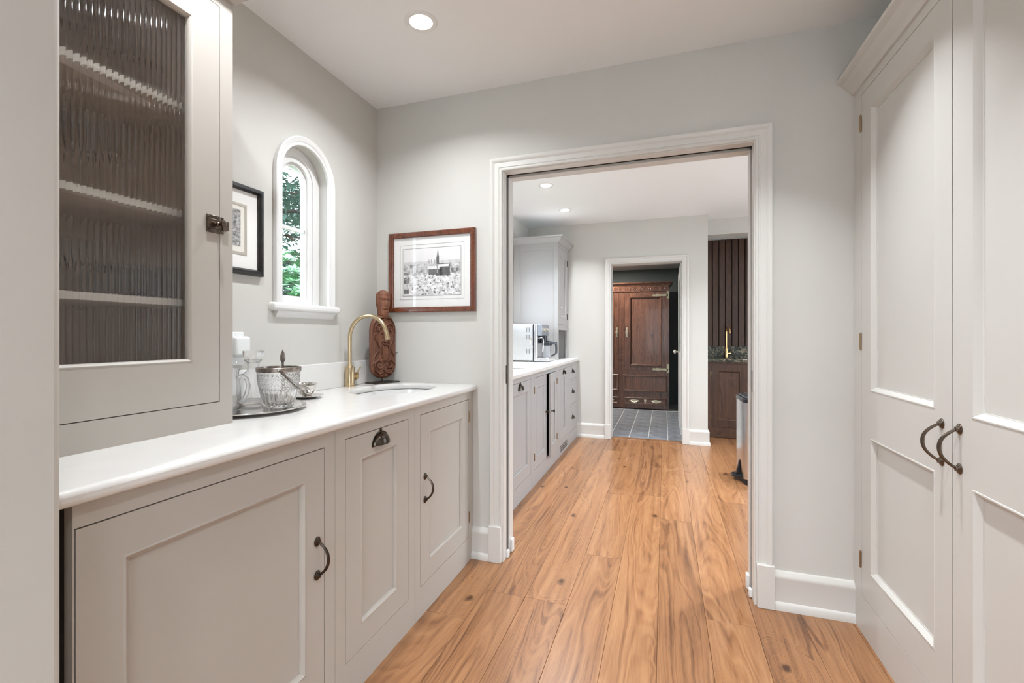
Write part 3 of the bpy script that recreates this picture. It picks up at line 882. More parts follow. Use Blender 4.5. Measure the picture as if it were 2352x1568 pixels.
butt_hinge(d, 0.0, .742, M['hinge']); butt_hinge(d, 0.0, .225, M['hinge'])
t = unit('base_cabinet', 'grey appliance cabinet with cup pull and floor vent in the far room', yD-yC, DEP-.01, (XB, yC, 0), RZL, [(4.395-yC, 4.790-yC, zd0+.02, zd1)], M['cab2'], group=GC)
d = panel_door(t, 4.395-yC, 4.790-yC, zd0+.02, zd1, M['cab2'], stile=.072); cup_pull(d, 4.62-yC, .785, M['bronze'])
vg = MB().box(4.445-yC, 4.790-yC, -.002, .0, .030, .100).build('vent_grille', M['cab2'], t)
for i in range(4): MB().box(4.455-yC, 4.780-yC, -.0026, -.001, .038+i*.015, .046+i*.015).build('slot', M['dark'], vg)
t = unit('base_cabinet', 'grey three-drawer cabinet at the end of the far run', yE-yD, DEP-.01, (XB, yD, 0), RZL, [(4.885-yD, 5.315-yD, .695, zd1), (4.885-yD, 5.315-yD, .420, .672), (4.885-yD, 5.315-yD, .130, .400)], M['cab2'], group=GC)
for (q0, q1) in ((.695, zd1), (.420, .672), (.130, .400)):
    dw = MB().box(4.887-yD, 5.313-yD, 0, .020, q0+.002, q1-.002).build('drawer', M['cab2'], t, bevel=.0012, seg=1)
    cup_pull(dw, 5.10-yD, (q0+q1)/2-.005, M['bronze'], a=.042, b=.024, h=.036)
wt2 = MB().box(XL, -.9290, 2.435, Y2, ZU, ZT).build('worktop', M['stone'])
cut(wt2, [MB().box(-1.40, -1.03, 3.18, 3.86, ZU-.05, ZT+.05)])
b = wt2.modifiers.new('Bevel', 'BEVEL'); b.width = .011; b.segments = 4; b.limit_method = 'ANGLE'; b.angle_limit = R(50)
tag(wt2, 'white worktop of the far room with a rectangular sink', 'worktop')
s2 = thing('sink_basin', 'rectangular white sink let into the far worktop', 'sink', (-1.215, 3.52, 0))
sm = MB(); x_, y_, zb, th = .190, .345, ZU-.20, .012
sm.box(-x_, x_, -y_, y_, zb, zb+th); sm.box(-x_, -x_+th, -y_, y_, zb+th, ZU-.001); sm.box(x_-th, x_, -y_, y_, zb+th, ZU-.001); sm.box(-x_+th, x_-th, -y_, -y_+th, zb+th, ZU-.001); sm.box(-x_+th, x_-th, y_-th, y_, zb+th, ZU-.001)
sm.build('bowl', M['basin'], s2, bevel=.004)
MB().lathe([(0, zb+th), (.04, zb+th), (.038, zb+th+.003), (0, zb+th+.004)], 20).build('drain', M['nickel'], s2)
# sinks need room: open the carcasses below them
for o in list(bpy.data.objects):
    if o.name.startswith('carcass') and o.parent:
        lab = o.parent.get('label', '')
        if lab.startswith('taupe sink cabinet'):
            cut(o, [MB().box(SKY-.275-u2y1, SKY+.275-u2y1, -SKX-.20+XB, -SKX+.20+XB, ZU-.17, ZU+.05)])
        if lab.startswith('grey two-door'):
            cut(o, [MB().box(-1, 3.88-yB_, .06, .48, ZU-.21, ZU+.05)])
        if lab.startswith('grey base cabinet'):
            cut(o, [MB().box(3.16-yA, 5, .06, .48, ZU-.21, ZU+.05)])

# ---- second room: dresser-height wall cabinets on the worktop ---------
def counter_cabinet(y0, y1, label, end):
    W = y1-y0; XF = -1.055; D = XF - XL - .003; H = 2.147-ZT
    t = thing('counter_cabinet', label, 'cabinet', (XF, y0, ZT), RZL, 'crown-topped cabinets standing on the far worktop')
    c = MB()
    c.box(0, .022, 0, D, 0, H); c.box(W-.022, W, 0, D, 0, H); c.box(.022, W-.022, D-.015, D, 0, H); c.box(.022, W-.022, .024, D-.015, .36, .378); c.box(.022, W-.022, .024, D-.015, H-.03, H)
    c.build('carcass', M['cab2'], t)
    face_frame(W, H, [(.030, W-.035, 0, .318), (.030, W-.035, .376, H-.038)], 0).xform(Matrix.Translation((0, -.0005, 0))).build('face_frame', M['cab2'], t)
    d = panel_door(t, .030, W-.035, .376, H-.038, M['cab2'], stile=.068)
    round_knob(d, .060, .556, M['nickel'], .011)
    butt_hinge(d, W-.035, .47, M['bronze'], .06); butt_hinge(d, W-.035, H-.16, M['bronze'], .06)
    # framed end panel
    xs_ = -.0005 if end == 'L' else W+.0005
    e = MB(); s = -1 if end == 'L' else 1
    def eb(y0_, y1_, z0_, z1_): e.box(min(xs_, xs_+s*.008), max(xs_, xs_+s*.008), y0_, y1_, z0_, z1_)
    eb(0, .040, 0, H); eb(D-.07, D, 0, H); eb(.040, D-.07, H-.075, H)
    e.build('end_panel', M['cab2'], t, bevel=.0015, seg=1)
    MB().sweep([(0, D), (0, 0), (W, 0), (W, D)], [(-o, h) for o, h in CROWN], lambda x, y, h: (x, y, H-.001+h)).build('cornice', M['cab2'], t)
    MB().box(0, W, 0, D, H+.050, H+.058).build('cabinet_top', M['cab2'], t)
    return t
counter_cabinet(4.815, 5.325, 'crown-topped grey cabinet on the far worktop beside the coffee machine', 'L')
counter_cabinet(2.445, 3.000, 'crown-topped grey cabinet hidden behind the doorway jamb', 'R')

# ================================================================ downlights
def downlight(x, y, z, label, watts, group, r=.047, spread=118, col=None, aim=0.0):
    t = thing('recessed_downlight', label, 'downlight', (x, y, z), 0, group)
    MB().lathe([(r, -.002), (r+.016, -.0035), (r+.020, -.001), (r+.020, 0), (r+.004, .0), (r, 0)], 36, ring=True).build('trim_ring', M['white'], t)
    MB().lathe([(0, -.0012), (r, -.0012), (r, -.0002), (0, -.0002)], 32).build('lens', M['lamp'], t)
    L = bpy.data.lights.new('downlight_beam', 'AREA'); L.shape = 'DISK'; L.size = .04; L.energy = watts; L.color = col or DOWN_COL; L.spread = R(spread)
    lo = bpy.data.objects.new('downlight_beam', L); COL.objects.link(lo); lo.parent = t; lo.location = (aim, 0, -.006)
    return t
GD = 'recessed ceiling downlights'
downlight(-.944, 1.700, ZC, 'round recessed downlight above the near sink', DOWN_W*1.05, GD, spread=140, aim=-.020)
downlight(-.944, .865, ZC, 'round recessed downlight in front of the dresser', DOWN_W*.85, GD, spread=140, aim=-.020)
downlight(-.70, -.35, ZC, 'round recessed downlight behind the camera on the left', DOWN_W, GD)
downlight(.340, 1.700, ZC, 'round recessed downlight before the tall cupboard near the doorway wall', DOWN_W*.72, GD, spread=84)
downlight(.340, .865, ZC, 'round recessed downlight before the tall cupboard nearer the camera', DOWN_W*.72, GD, spread=84)
downlight(.300, -.35, ZC, 'round recessed downlight behind the camera on the right', DOWN_W, GD)
downlight(-.959, 3.895, ZC, 'nearer of the two downlights seen through the doorway', DOWN_W*1.45, GD, aim=-.012)
downlight(-.963, 4.730, ZC, 'farther of the two downlights seen through the doorway', DOWN_W*1.45, GD, aim=-.012)
downlight(-.959, 3.060, ZC, 'downlight in the far room hidden above the doorway head', DOWN_W*1.45, GD, aim=-.012)
downlight(.95, 3.06, ZC, 'downlight in the far room hidden by the right jamb', DOWN_W*2.0, GD)
downlight(.95, 4.40, ZC, 'downlight in the far room over the waste bin, hidden by the jamb', DOWN_W*2.0, GD)
downlight(-.95, 7.25, 2.30, 'boot-room downlight in front of the wardrobe', 22, GD, spread=178, col=(1, .90, .78))

# ================================================================ taps
def gooseneck(name, label, loc, rz, m, reach=.216, top=.356, r=.0098, body=(.0235, .10), lever='side'):
    """spout points along local +x"""
    t = thing(name, label, 'tap', loc, rz)
    rb, hb = body
    MB().lathe([(0, 0), (rb+.003, 0), (rb+.003, .006), (rb, .008), (rb, hb-.003), (rb-.002, hb), (r+.004, hb), (r+.0015, hb+.006), (0, hb+.006)], 28).build('tap_body', m, t)
    rr = reach/2
    pts = [(0, 0, hb-.005 + (top-rr-hb)*i/4) for i in range(5)]
    pts += [(rr - rr*math.cos(R(a)), 0, top-rr-r*.0 + rr*math.sin(R(a))) for a in range(0, 172, 6)]
    q = Vector(pts[-1]); d = (q - Vector(pts[-2])).normalized()
    pts.append(tuple(q + d*.012))
    s = MB().tube(pts, r, 16).build('spout', m, t)
    MB().tube([q + d*.008, q + d*.012, q + d*.034, q + d*.035], [r+.0008, r+.0018, r+.0018, r-.001], 16).build('aerator', m, s)
    h = MB().lathe([(0, 0), (.013, 0), (.013, .012), (.020, .014), (.020, .030), (.017, .033), (0, .033)], 24, (0, rb-.004, .050), 'y')
    k = h.build('valve', m, t)
    MB().tube([(0, rb+.022, .056), (.010, rb+.036, .082), (.016, rb+.044, .098)], [.0052, .0045, .0042], 10).build('lever', m, k)
    return t
gooseneck('brass_tap', 'brushed brass gooseneck tap behind the oval sink', (-1.500, 1.972, ZT), 0, M['brass'])
gooseneck('nickel_tap', 'pale gooseneck tap at the far rectangular sink, half hidden by the jamb', (-1.395, 3.60, ZT), 0, M['nickel'], top=.345)

# ================================================================ carved statue
st = thing('carved_figure', 'carved reddish wooden figure on a thin metal stand in the corner', 'statue', (-1.452, 2.188, ZT), math.atan2(.95, .32))
# local x = width direction (to the right in view), local -y faces the room
MB().box(-.081, .081, -.045, .045, 0, .007).build('stand_base', M['bronze'], st, bevel=.001)
MB().tube([(0, .004, .005), (0, .004, .05)], .0028, 8).build('stand_rod', M['bronze'], st)
for s in (-1, 1): MB().tube([(s*.074, .002, .16), (s*.088, -.002, .16), (s*.089, -.018, .163)], .0017, 6).build('stand_clip', M['bronze'], st)
Z0, ZB, ZH = .026, .368, .504      # body bottom, shoulder top, head top
def spiral(cx, cz, r0, r1, a0, turns, s=1, n=40):
    return [(cx + s*(r0+(r1-r0)*i/n)*math.cos(R(a0)+turns*2*PI*i/n), cz + (r0+(r1-r0)*i/n)*math.sin(R(a0)+turns*2*PI*i/n)) for i in range(n+1)]
curves = []
for s in (-1, 1):
    curves += [spiral(s*.036, .292, .030, .006, 200, -1.15, s), spiral(s*.036, .103, .034, .006, 150, 1.25, s)]
    curves += [[(s*.060, .262), (s*.064, .240), (s*.046, .205), (s*.036, .186), (s*.044, .165), (s*.062, .140)],
               [(s*.010, .205), (s*.022, .196), (s*.024, .165), (s*.018, .130), (s*.010, .095), (s*.014, .070)],
               [(s*.020, .268), (s*.014, .240), (s*.012, .215)], [(s*.004, .055), (s*.035, .045), (s*.062, .066), (s*.070, .105)],
               [(s*.008, .350), (s*.040, .345), (s*.066, .315), (s*.070, .270)], [(0, .040), (s*.010, .070)]]
curves += [[(-.022, .216), (-.012, .206), (0, .203), (.012, .206), (.022, .216)], [(-.020, .222), (0, .218), (.020, .222)]]
segs = []
for c in curves:
    for p, q in zip(c[:-1], c[1:]): segs.append((p[0], p[1], q[0], q[1]))
segs = np.array(segs)
def dist_seg(x, z):
    dx = segs[:, 2]-segs[:, 0]; dz = segs[:, 3]-segs[:, 1]
    t = np.clip(((x[..., None]-segs[:, 0])*dx + (z[..., None]-segs[:, 1])*dz)/(dx*dx+dz*dz+1e-12), 0, 1)
    return np.sqrt((x[..., None]-segs[:, 0]-t*dx)**2 + (z[..., None]-segs[:, 1]-t*dz)**2).min(-1)
def bodyw(z):
    u = (z-Z0)/(ZB-Z0)
    lo = np.clip(u/.22, 0, 1); hi = np.clip((1-u)/.26, 0, 1)
    w = .084*np.sqrt(np.clip(1-(1-lo)**2.2, 0, 1))*(1 - .75*(1-np.sqrt(np.clip(1-(1-hi)**2, 0, 1))))
    return np.maximum(w, .002)
nz, nx = 150, 64
zz = np.linspace(Z0, ZB, nz)[:, None]; uu = np.sin(np.linspace(-1, 1, nx)*PI/2)[None, :]
ww = bodyw(zz); X = uu*ww; Zg = np.repeat(zz, nx, 1)
dome = np.sqrt(np.clip(1-uu**2, 0, 1))**.7 * .022 * np.clip(ww/.05, .2, 1)
dd = dist_seg(X, Zg)
relief = .0055*np.exp(-((dd-.0050)/.0028)**2) - .0085*np.exp(-(dd/.0027)**2)
edge = np.clip((1-np.abs(uu))/.10, 0, 1)
front = -(dome + relief*edge); back = .004 + .010*np.sqrt(np.clip(1-uu**2, 0, 1))*np.clip(ww/.05, .2, 1)
vs = [(X[i, j], front[i, j], Zg[i, j]) for i in range(nz) for j in range(nx)] + [(X[i, j], back[i, j], Zg[i, j]) for i in range(nz) for j in range(nx)]
fs = []
N = nz*nx
for i in range(nz-1):
    for j in range(nx-1):
        a_ = i*nx+j
        fs.append((a_, a_+1, a_+nx+1, a_+nx)); fs.append((N+a_, N+a_+nx, N+a_+nx+1, N+a_+1))
    fs.append((i*nx, (i+1)*nx, N+(i+1)*nx, N+i*nx)); fs.append((i*nx+nx-1, N+i*nx+nx-1, N+(i+1)*nx+nx-1, (i+1)*nx+nx-1))
fs.append(tuple(range(nx)) + tuple(N+j for j in range(nx-1, -1, -1)))
fs.append(tuple((nz-1)*nx+j for j in range(nx)) + tuple(N+(nz-1)*nx+j for j in range(nx-1, -1, -1)))
MB().add(vs, fs).build('carved_body', M['statue'], st, smooth=50)
# head: long ovoid with cap line, brow, eyes, nose, mouth
hz0, hz1 = ZB-.012, ZH
nr, na = 60, 48
vs = []; fs = []
for i in range(nr+1):
    u = i/nr; z = hz0 + (hz1-hz0)*u
    w_ = .037*(.76 + .32*u) * math.sqrt(max(1e-4, 1 - max(0, (u-.72)/.285)**2)) * (1 - .25*max(0, (.10-u)/.10))
    dp = w_*1.02
    if u > .82: w_ *= 1.05; dp *= 1.05
    for k in range(na):
        a_ = 2*PI*k/na; cx = math.cos(a_); cy = math.sin(a_)
        x = w_*cx; y = dp*cy
        f = max(0, -cy)**2
        b_ = 0
        b_ += .013*math.exp(-((x)/.007)**2)*math.exp(-((u-.46)/.07)**2)*f          # nose
        b_ += .006*math.exp(-((x)/.005)**2)*math.exp(-((u-.56)/.10)**2)*f
        b_ += .004*math.exp(-((u-.70)/.035)**2)*f                                   # brow
        for s in (-1, 1):
            b_ -= .009*math.exp(-((x-s*.013)/.007)**2)*math.exp(-((u-.62)/.030)**2)*f
        b_ -= .008*math.exp(-((u-.27)/.018)**2)*math.exp(-(x/.014)**4)*f            # mouth
        b_ += .003*math.exp(-((u-.33)/.03)**2)*math.exp(-(x/.016)**4)*f
        b_ += .003*math.exp(-((u-.21)/.03)**2)*math.exp(-(x/.016)**4)*f
        for s in (-1, 1):                                                           # ears
            if s*cx > .8: x += s*.004*math.exp(-((u-.5)/.12)**2)
        vs.append((x, y - b_, z))
for i in range(nr):
    for k in range(na):
        j = (k+1) % na
        fs.append((i*na+k, i*na+j, (i+1)*na+j, (i+1)*na+k))
fs.append(tuple(range(na-1, -1, -1))); fs.append(tuple(nr*na+k for k in range(na)))
hd = MB().add(vs, fs).xform(Matrix.Translation((0, -.004, 0)) @ Matrix.Rotation(R(-8), 4, 'Z')).build('carved_head', M['statue'], st, smooth=50)

# ================================================================ pictures
def print_mesh(x0, x1, z0, z1, img, name, parent, y=0):
    H, W = img.shape[:2]
    X = np.linspace(x0, x1, W); Z = np.linspace(z1, z0, H)
    vs = [(X[j], y, Z[i]) for i in range(H) for j in range(W)]
    fs = [(i*W+j, i*W+j+1, (i+1)*W+j+1, (i+1)*W+j) for i in range(H-1) for j in range(W-1)]
    me = bpy.data.meshes.new(name); me.from_pydata(vs, [], [f[::-1] for f in fs])
    ca = me.color_attributes.new('print', 'FLOAT_COLOR', 'POINT')
    c = np.ones((H*W, 4), np.float32); c[:, :3] = img.reshape(-1, 3)
    ca.data.foreach_set('color', c.ravel())
    me.materials.append(M['print'])
    o = bpy.data.objects.new(name, me); COL.objects.link(o); o.parent = parent
    return o
def fbm(W, H, sx, sy, seed, octv=4):
    a = np.zeros((H, W))
    for i in range(H):
        for j in range(W):
            a[i, j] = mnoise.fractal(Vector((j/W*sx + seed, i/H*sy, seed*.37)), .9, 2.1, octv)
    return a
def town_print(W=150, H=136):
    v, u = np.mgrid[0:H, 0:W]; u = u/(W-1); v = v/(H-1)
    n1 = fbm(W, H, 16, 13, 3.1); n2 = fbm(W, H, 34, 26, 9.7); n3 = fbm(W, H, 5, 3, 1.3, 2)
    g = .80 - .10*v + .02*n3
    hor = .27
    far = (v > hor)
    g = np.where(far, .60 + .22*n2, g)
    g = np.where((v > hor) & (v < hor+.07), .62 + .10*n2, g)
    g = np.where(v > .55, .70 + .30*np.clip(n1, -1, 1) + .12*n2, g)
    g = np.where((v > .33) & (v <= .55), .48 + .36*n1 + .18*n2, g)
    road = np.abs(v - (.66 + .07*np.cos((u-.62)*5.0) + .05*u)) ; road2 = road < .012
    g = np.where(road2 & (u > .22) & (u < .72), .85, g); g = np.where((road > .012) & (road < .019) & (u > .22) & (u < .74), .30, g)
    def rect(a, b, c, d, val): 
        nonlocal g
        m_ = (u > a) & (u < b) & (v > c) & (v < d); g = np.where(m_, val + .04*n2, g)
    rect(.45, .66, .44, .57, .13); rect(.58, .82, .36, .60, .10); rect(.43, .64, .385, .445, .78); rect(.62, .80, .355, .405, .80); rect(.60, .82, .335, .350, .06)
    rect(.645, .69, .44, .60, .035); rect(.595, .615, .37, .54, .30)
    rect(.590, .637, .14+.05, .345, .10)
    sp = (v > .04) & (v < .20) & (np.abs(u-.613) < .020*(v-.04)/.16 + .002); g = np.where(sp, .16, g)
    for cx in (.46, .50, .56): 
        sp = (v > .20) & (v < .33) & (np.abs(u-cx) < .010*(v-.20)/.13); g = np.where(sp, .34, g)
    rect(.84, .95, .44, .52, .14); rect(.88, .92, .45, .51, .42); rect(.005, .06, .62, .75, .12); rect(.02, .05, .64, .66, .5); rect(.0, .10, .86, .97, .14); rect(.0, .09, .50, .56, .24)
    rect(.05, .11, .63, .74, .26)
    g = np.where((v > .55) & (n2 < -.45), .16, g)
    g = np.clip(g, .02, .92)
    return np.stack([g*1.0, g*.975, g*.97], -1)
PX0, PX1, PZ0, PZ1 = -1.4545, -.935, 1.294, 1.732
pic = thing('framed_print', 'framed black-and-white town print with burr-wood frame on the far wall', 'picture', (PX0, YF, PZ0), 0)
pw, ph = PX1-PX0, PZ1-PZ0
FP = [(0, 0), (0, .024), (.003, .027), (.020, .025), (.026, .021), (.028, .019), (.028, 0)]
MB().sweep([(0, 0), (pw, 0), (pw, ph), (0, ph)], FP, lambda a, b, h: (a, -h, b), closed=True).build('frame', M['frame'], pic)
MB().box(.020, pw-.020, -.010, -.004, .020, ph-.020).build('mat_board', M['paper'], pic)
def rule(x0, x1, z0, z1, t, parent, y=-.0103):
    mb = MB()
    for (a, b, c, d) in ((x0, x1, z0, z0+t), (x0, x1, z1-t, z1), (x0, x0+t, z0, z1), (x1-t, x1, z0, z1)): mb.box(a, b, y-.0004, y, c, d)
    return mb.build('ruled_line', M['line'], parent, smooth=0)
rule(.066, pw-.066, .070, ph-.068, .0010, pic); rule(.083, pw-.083, .089, ph-.088, .0016, pic)
print_mesh(.087, pw-.087, .093, ph-.092, town_print(), 'photo_print', pic, -.0107)
MB().add([(.024, -.016, .024), (pw-.024, -.016, .024), (pw-.024, -.016, ph-.024), (.024, -.016, ph-.024)], [(0, 1, 2, 3)]).build('picture_glass', M['pglass'], pic)

# black-framed engraving on the left wall (partly hidden by the dresser)
EY1, EY0, EZ0, EZ1 = 1.466, 1.150, 1.402, 1.748
eng = thing('framed_engraving', 'engraving in a worn black frame, half hidden behind the dresser', 'picture', (XL, EY0, EZ0), RZL)
ew, eh = EY1-EY0, EZ1-EZ0
MB().sweep([(0, 0), (ew, 0), (ew, eh), (0, eh)], [(0, 0), (0, .012), (.003, .019), (.010, .024), (.017, .022), (.021, .015), (.024, .012), (.024, 0)], lambda a, b, h: (a, -h, b), closed=True).build('frame', M['blackframe'], eng)
MB().box(.020, ew-.020, -.007, -.003, .020, eh-.020).build('mat_board', M['paper'], eng)
MB().sweep([(.075, .075), (ew-.075, .075), (ew-.075, eh-.075), (.075, eh-.075)], [(0, .007), (0, .009), (.004, .0105), (.010, .009), (.010, .007)], lambda a, b, h: (a, -h, b), closed=True).build('inner_slip', mat('aged_slip', (.45, .41, .35), .5), eng)
MB().box(.085, ew-.085, -.0078, -.0070, .085, eh-.085).build('print_paper', mat('aged_paper', (.72, .69, .63), .9), eng)
n1 = fbm(40, 60, 8, 11, 5.5); n2 = fbm(40, 60, 30, 40, 2.5)
gv = np.clip(.28 + .25*n1 + .25*n2, .03, .7); print_mesh(.103, ew-.103, .105, eh-.100, np.stack([gv, gv*.98, gv*.95], -1), 'engraving_print', eng, -.0080)

# ================================================================ outlet with plug-in adapter
ol = thing('wall_outlet', 'white double wall outlet above the upstand beside the dresser', 'outlet', (XL, 1.328, 1.052), RZL)
MB().box(-.085, .052, -.006, 0, 0, .128).build('cover_plate', M['plastic'], ol, bevel=.003)
for xx in (-.05, .018):
    for zz in (.012, .116): MB().lathe([(0, 0), (.003, 0), (.0025, .001), (0, .0012)], 10, (xx, -.006, zz), '-y').build('screw', M['nickel'], ol)
ad = MB().box(-.032, .040, -.040, -.006, .030, .108).build('plug_adapter', M['plastic'], bevel=.012, seg=5)
ad.location = (XL, 1.345, 1.052+.003); ad.rotation_euler.z = RZL
tag(ad, 'rounded white plug-in adapter in the wall outlet', 'plug')

# ================================================================ glass and silver on the near worktop
TRX, TRY = -1.344, 1.228
tr = thing('oval_tray', 'oval silver tray under the ice bucket', 'tray', (TRX, TRY, ZT))
tp = [(0, .004), (.80, .004), (.84, .0045), (.90, .010), (.97, .0135), (1.0, .0140), (1.0, .0125), (.97, .0118), (.90, .008), (.84, .0015), (.80, 0), (0, 0)]
MB().lathe(tp[::-1], 72, (0, 0, 0), 'z', .174, .181).build('tray_body', M['silver'], tr)
rim = [(1.0*.174*math.cos(2*PI*i/72), .181*math.sin(2*PI*i/72), .0135) for i in range(73)]
MB().tube(rim, .0024, 8, cap=False).build('beaded_rim', M['silver'], tr)
# ice bucket
ibx, iby = -1.297, 1.308
ib = thing('ice_bucket', 'cut-glass ice bucket with dark metal rim and swing handle', 'ice bucket', (ibx, iby, ZT+.0042))
seg = 160
op = []
for i in range(46):
    h = .132*i/45; u = h/.132
    r = .047 + .024*min(1, u/.75)**.8 if u < .75 else .071 + .0*(u)
    if u < .05: r -= .006*(1-u/.05)**2
    op.append((r, h))
def bf_(r, h, a):
    if r < .04: return r
    if h < .062: return r - .0042*abs(math.sin(a*10))**1.5*min(1, h/.012)*min(1, (.064-h)/.01)
    if h < .118:
        q = abs(math.sin(a*16 + h*300))*abs(math.sin(a*16 - h*300))
        return r - .0028*(1-q)
    return r
prof = [(0, 0)] + op + [(.0665, .132), (.0655, .09), (.056, .045), (.044, .016), (.035, .011), (0, .010)]
bk = MB(); bk.lathe(prof, seg, fn=lambda r, h, a: bf_(r, h, a) if (r, h) in set(op) else r)
bk.build('glass_body', M['glass'], ib, smooth=25)
MB().lathe([(.0690, .126), (.0730, .126), (.0740, .128), (.0740, .140), (.0725, .142), (.0660, .142), (.0655, .140), (.0655, .1325), (.0690, .1325)], 64, ring=True).build('metal_rim', M['pewter'], ib)
hp = []
tilt = R(62)
for i in range(25):
    a = PI*i/24
    x = .0765*math.cos(a); d = .102*math.sin(a)**.8
    hp.append((x, d, 0))
# pivots along a line seen roughly head-on; handle falls towards +y / +x
Mh = Matrix.Translation((0, 0, .134)) @ Matrix.Rotation(R(-45), 4, 'Z') @ Matrix.Rotation(R(-46), 4, 'X')
hm = MB().tube(hp, .0062, 8, flat=.7)
hm.xform(Mh); hm.build('swing_handle', M['pewter'], ib)
pv = MB()
for s in (-1, 1): pv.lathe([(0, 0), (.0065, 0), (.0065, .003), (.003, .005), (0, .0055)], 14, (s*.0735, 0, 0), 'x').xform(Matrix.Identity(4))
pv.xform(Matrix.Translation((0, 0, .134)) @ Matrix.Rotation(R(-45), 4, 'Z')); pv.build('handle_pivot', M['silver'], ib)
# tongs standing in the bucket, only the leaf-shaped head shows
tg = thing('ice_tongs', 'dark silver tongs with leaf-shaped head standing in the ice bucket', 'tongs', (ibx-.012, iby+.030, ZT+.0160))
MB().tube([(0, 0, .002), (.001, .001, .06), (0, 0, .150)], [.003, .0035, .0045], 8).build('shaft', M['pewter'], tg)
lf = []
for i in range(15):
    u = i/14; lf.append((.0002 + .0125*math.sin(PI*u**.75)*(1-.15*u), .142 + .050*u))
MB().lathe([(0, .141)] + lf + [(0, .1925)], 20, sx=1, sy=.55, fn=lambda r, h, a: r*(1+.12*math.cos(6*a))).build('leaf_head', M['pewter'], tg)
# glass jug with handle (front) and stoppered decanter (behind)
jx, jy = -1.365, 1.150
jg = thing('glass_jug', 'clear glass jug with a loop handle on the silver tray', 'jug', (jx, jy, ZT+.0042))
MB().lathe([(0, 0), (.042, 0), (.046, .003), (.047, .02), (.047, .085), (.044, .105), (.040, .120), (.041, .135), (.044, .142), (.042, .1425), (.038, .135), (.0375, .120), (.041, .104), (.0440, .085), (.0440, .018), (.040, .010), (0, .009)], 56).build('jug_body', M['glass'], jg)
hd_ = [(.043, 0, .118), (.058, 0, .122), (.074, 0, .112), (.080, 0, .090), (.074, 0, .062), (.060, 0, .040), (.046, 0, .030)]
MB().tube(hd_, [.005, .006, .0065, .007, .0065, .006, .005], 12).xform(Matrix.Rotation(R(15), 4, 'Z')).build('jug_handle', M['glass'], jg)
dx, dy = -1.424, 1.316
dc = thing('glass_decanter', 'clear glass decanter with a flat disc stopper behind the jug', 'decanter', (dx, dy, ZT+.0042))
MB().lathe([(0, 0), (.037, 0), (.041, .004), (.045, .03), (.046, .085), (.040, .108), (.022, .126), (.019, .140), (.021, .154), (.031, .165), (.029, .166), (.018, .155), (.0155, .140), (.019, .126), (.037, .104), (.0425, .085), (.0415, .03), (.036, .014), (0, .012)], 56).build('decanter_body', M['glass'], dc)
MB().lathe([(0, .148), (.013, .148), (.0155, .160), (.016, .170), (.021, .176), (.035, .177), (.037, .180), (.037, .196), (.035, .199), (0, .199)], 48).build('stopper', M['glass'], dc)
# silver sauce dish on its saucer
sx_, sy_ = -1.392, 1.548
sc_ = thing('silver_saucer', 'small round silver saucer behind the ice bucket', 'saucer', (sx_, sy_, ZT))
MB().lathe([(0, .003), (.035, .003), (.060, .012), (.066, .013), (.066, .0115), (.060, .0100), (.036, 0), (0, 0)][::-1], 48).build('saucer_body', M['silver'], sc_)
db = thing('silver_sauce_dish', 'small scalloped silver dish with ring handles on the saucer', 'dish', (sx_, sy_, ZT+.0032))
MB().lathe([(0, 0), (.020, 0), (.022, .004), (.016, .010), (.026, .018), (.033, .035), (.036, .052), (.042, .058), (.040, .0585), (.0335, .052), (.030, .034), (.022, .020), (0, .018)], 48, (0, 0, 0), 'z', 1.15, .95, fn=lambda r, h, a: r*(1+.05*math.cos(8*a)*(h > .03))).build('dish_body', M['silver'], db)
for s in (-1, 1):
    cc = Vector((.036*math.cos(R(-57)), .036*math.sin(R(-57)), .034))*1
    ring = [(s*(.044), .011*math.cos(2*PI*i/20), .030+.011*math.sin(2*PI*i/20)) for i in range(21)]
    MB().tube(ring, .0018, 6, cap=False).xform(Matrix.Rotation(R(-40), 4, 'Z')).build('ring_handle', M['silver'], db)

# ================================================================ glassware in the dresser
def goblet(name, label, cat, x, y, z, prof, group, seg=32):
    t = MB().lathe(prof, seg).build(name, M['glass'])
    t.location = (x, y, z); return tag(t, label, cat, group)
def wine(h, rb, rf, bowl):       # stemmed glass profile
    hs = h - bowl
    P = [(0, 0), (rf, 0), (rf, .0015), (rf*.4, .004), (.0042, .010), (.0036, hs*.6), (.0045, hs-.004)]
    for i in range(1, 11):
        u = i/10; P.append((rb*math.sin(PI*(.08+.56*u))**.8, hs + bowl*u))
    top = P[-1]
    for i in range(10, 1, -1):
        u = i/10; P.append((max(.002, rb*math.sin(PI*(.08+.56*u))**.8 - .0014), hs + bowl*u + (.0 if i == 10 else .0015)))
    P.append((0, hs+.006))
    return P
XSH = -1.36
G1 = 'glassware behind the reeded glass'
goblet('wine_glass', 'left wine glass on the top dresser shelf behind reeded glass', 'glass', XSH, .735, 1.800, wine(.215, .046, .036, .105), G1)
goblet('wine_glass', 'right wine glass on the top dresser shelf behind reeded glass', 'glass', XSH+.01, .860, 1.800, wine(.205, .045, .036, .105), G1)
goblet('wine_glass', 'rear wine glass on the top dresser shelf near the hinge side', 'glass', XSH-.05, .610, 1.800, wine(.21, .045, .036, .105), G1)
goblet('wine_glass', 'left large wine glass on the second dresser shelf', 'glass', XSH+.03, .665, 1.507, wine(.205, .042, .034, .110), G1)
goblet('wine_glass', 'middle large wine glass on the second dresser shelf', 'glass', XSH+.03, .785, 1.507, wine(.205, .042, .034, .110), G1)
goblet('wine_glass', 'rear large wine glass on the second dresser shelf', 'glass', XSH-.07, .72, 1.507, wine(.205, .042, .034, .110), G1)
goblet('cocktail_glass', 'left short stemmed glass on the third dresser shelf', 'glass', XSH+.03, .655, 1.265, wine(.130, .040, .030, .062), G1)
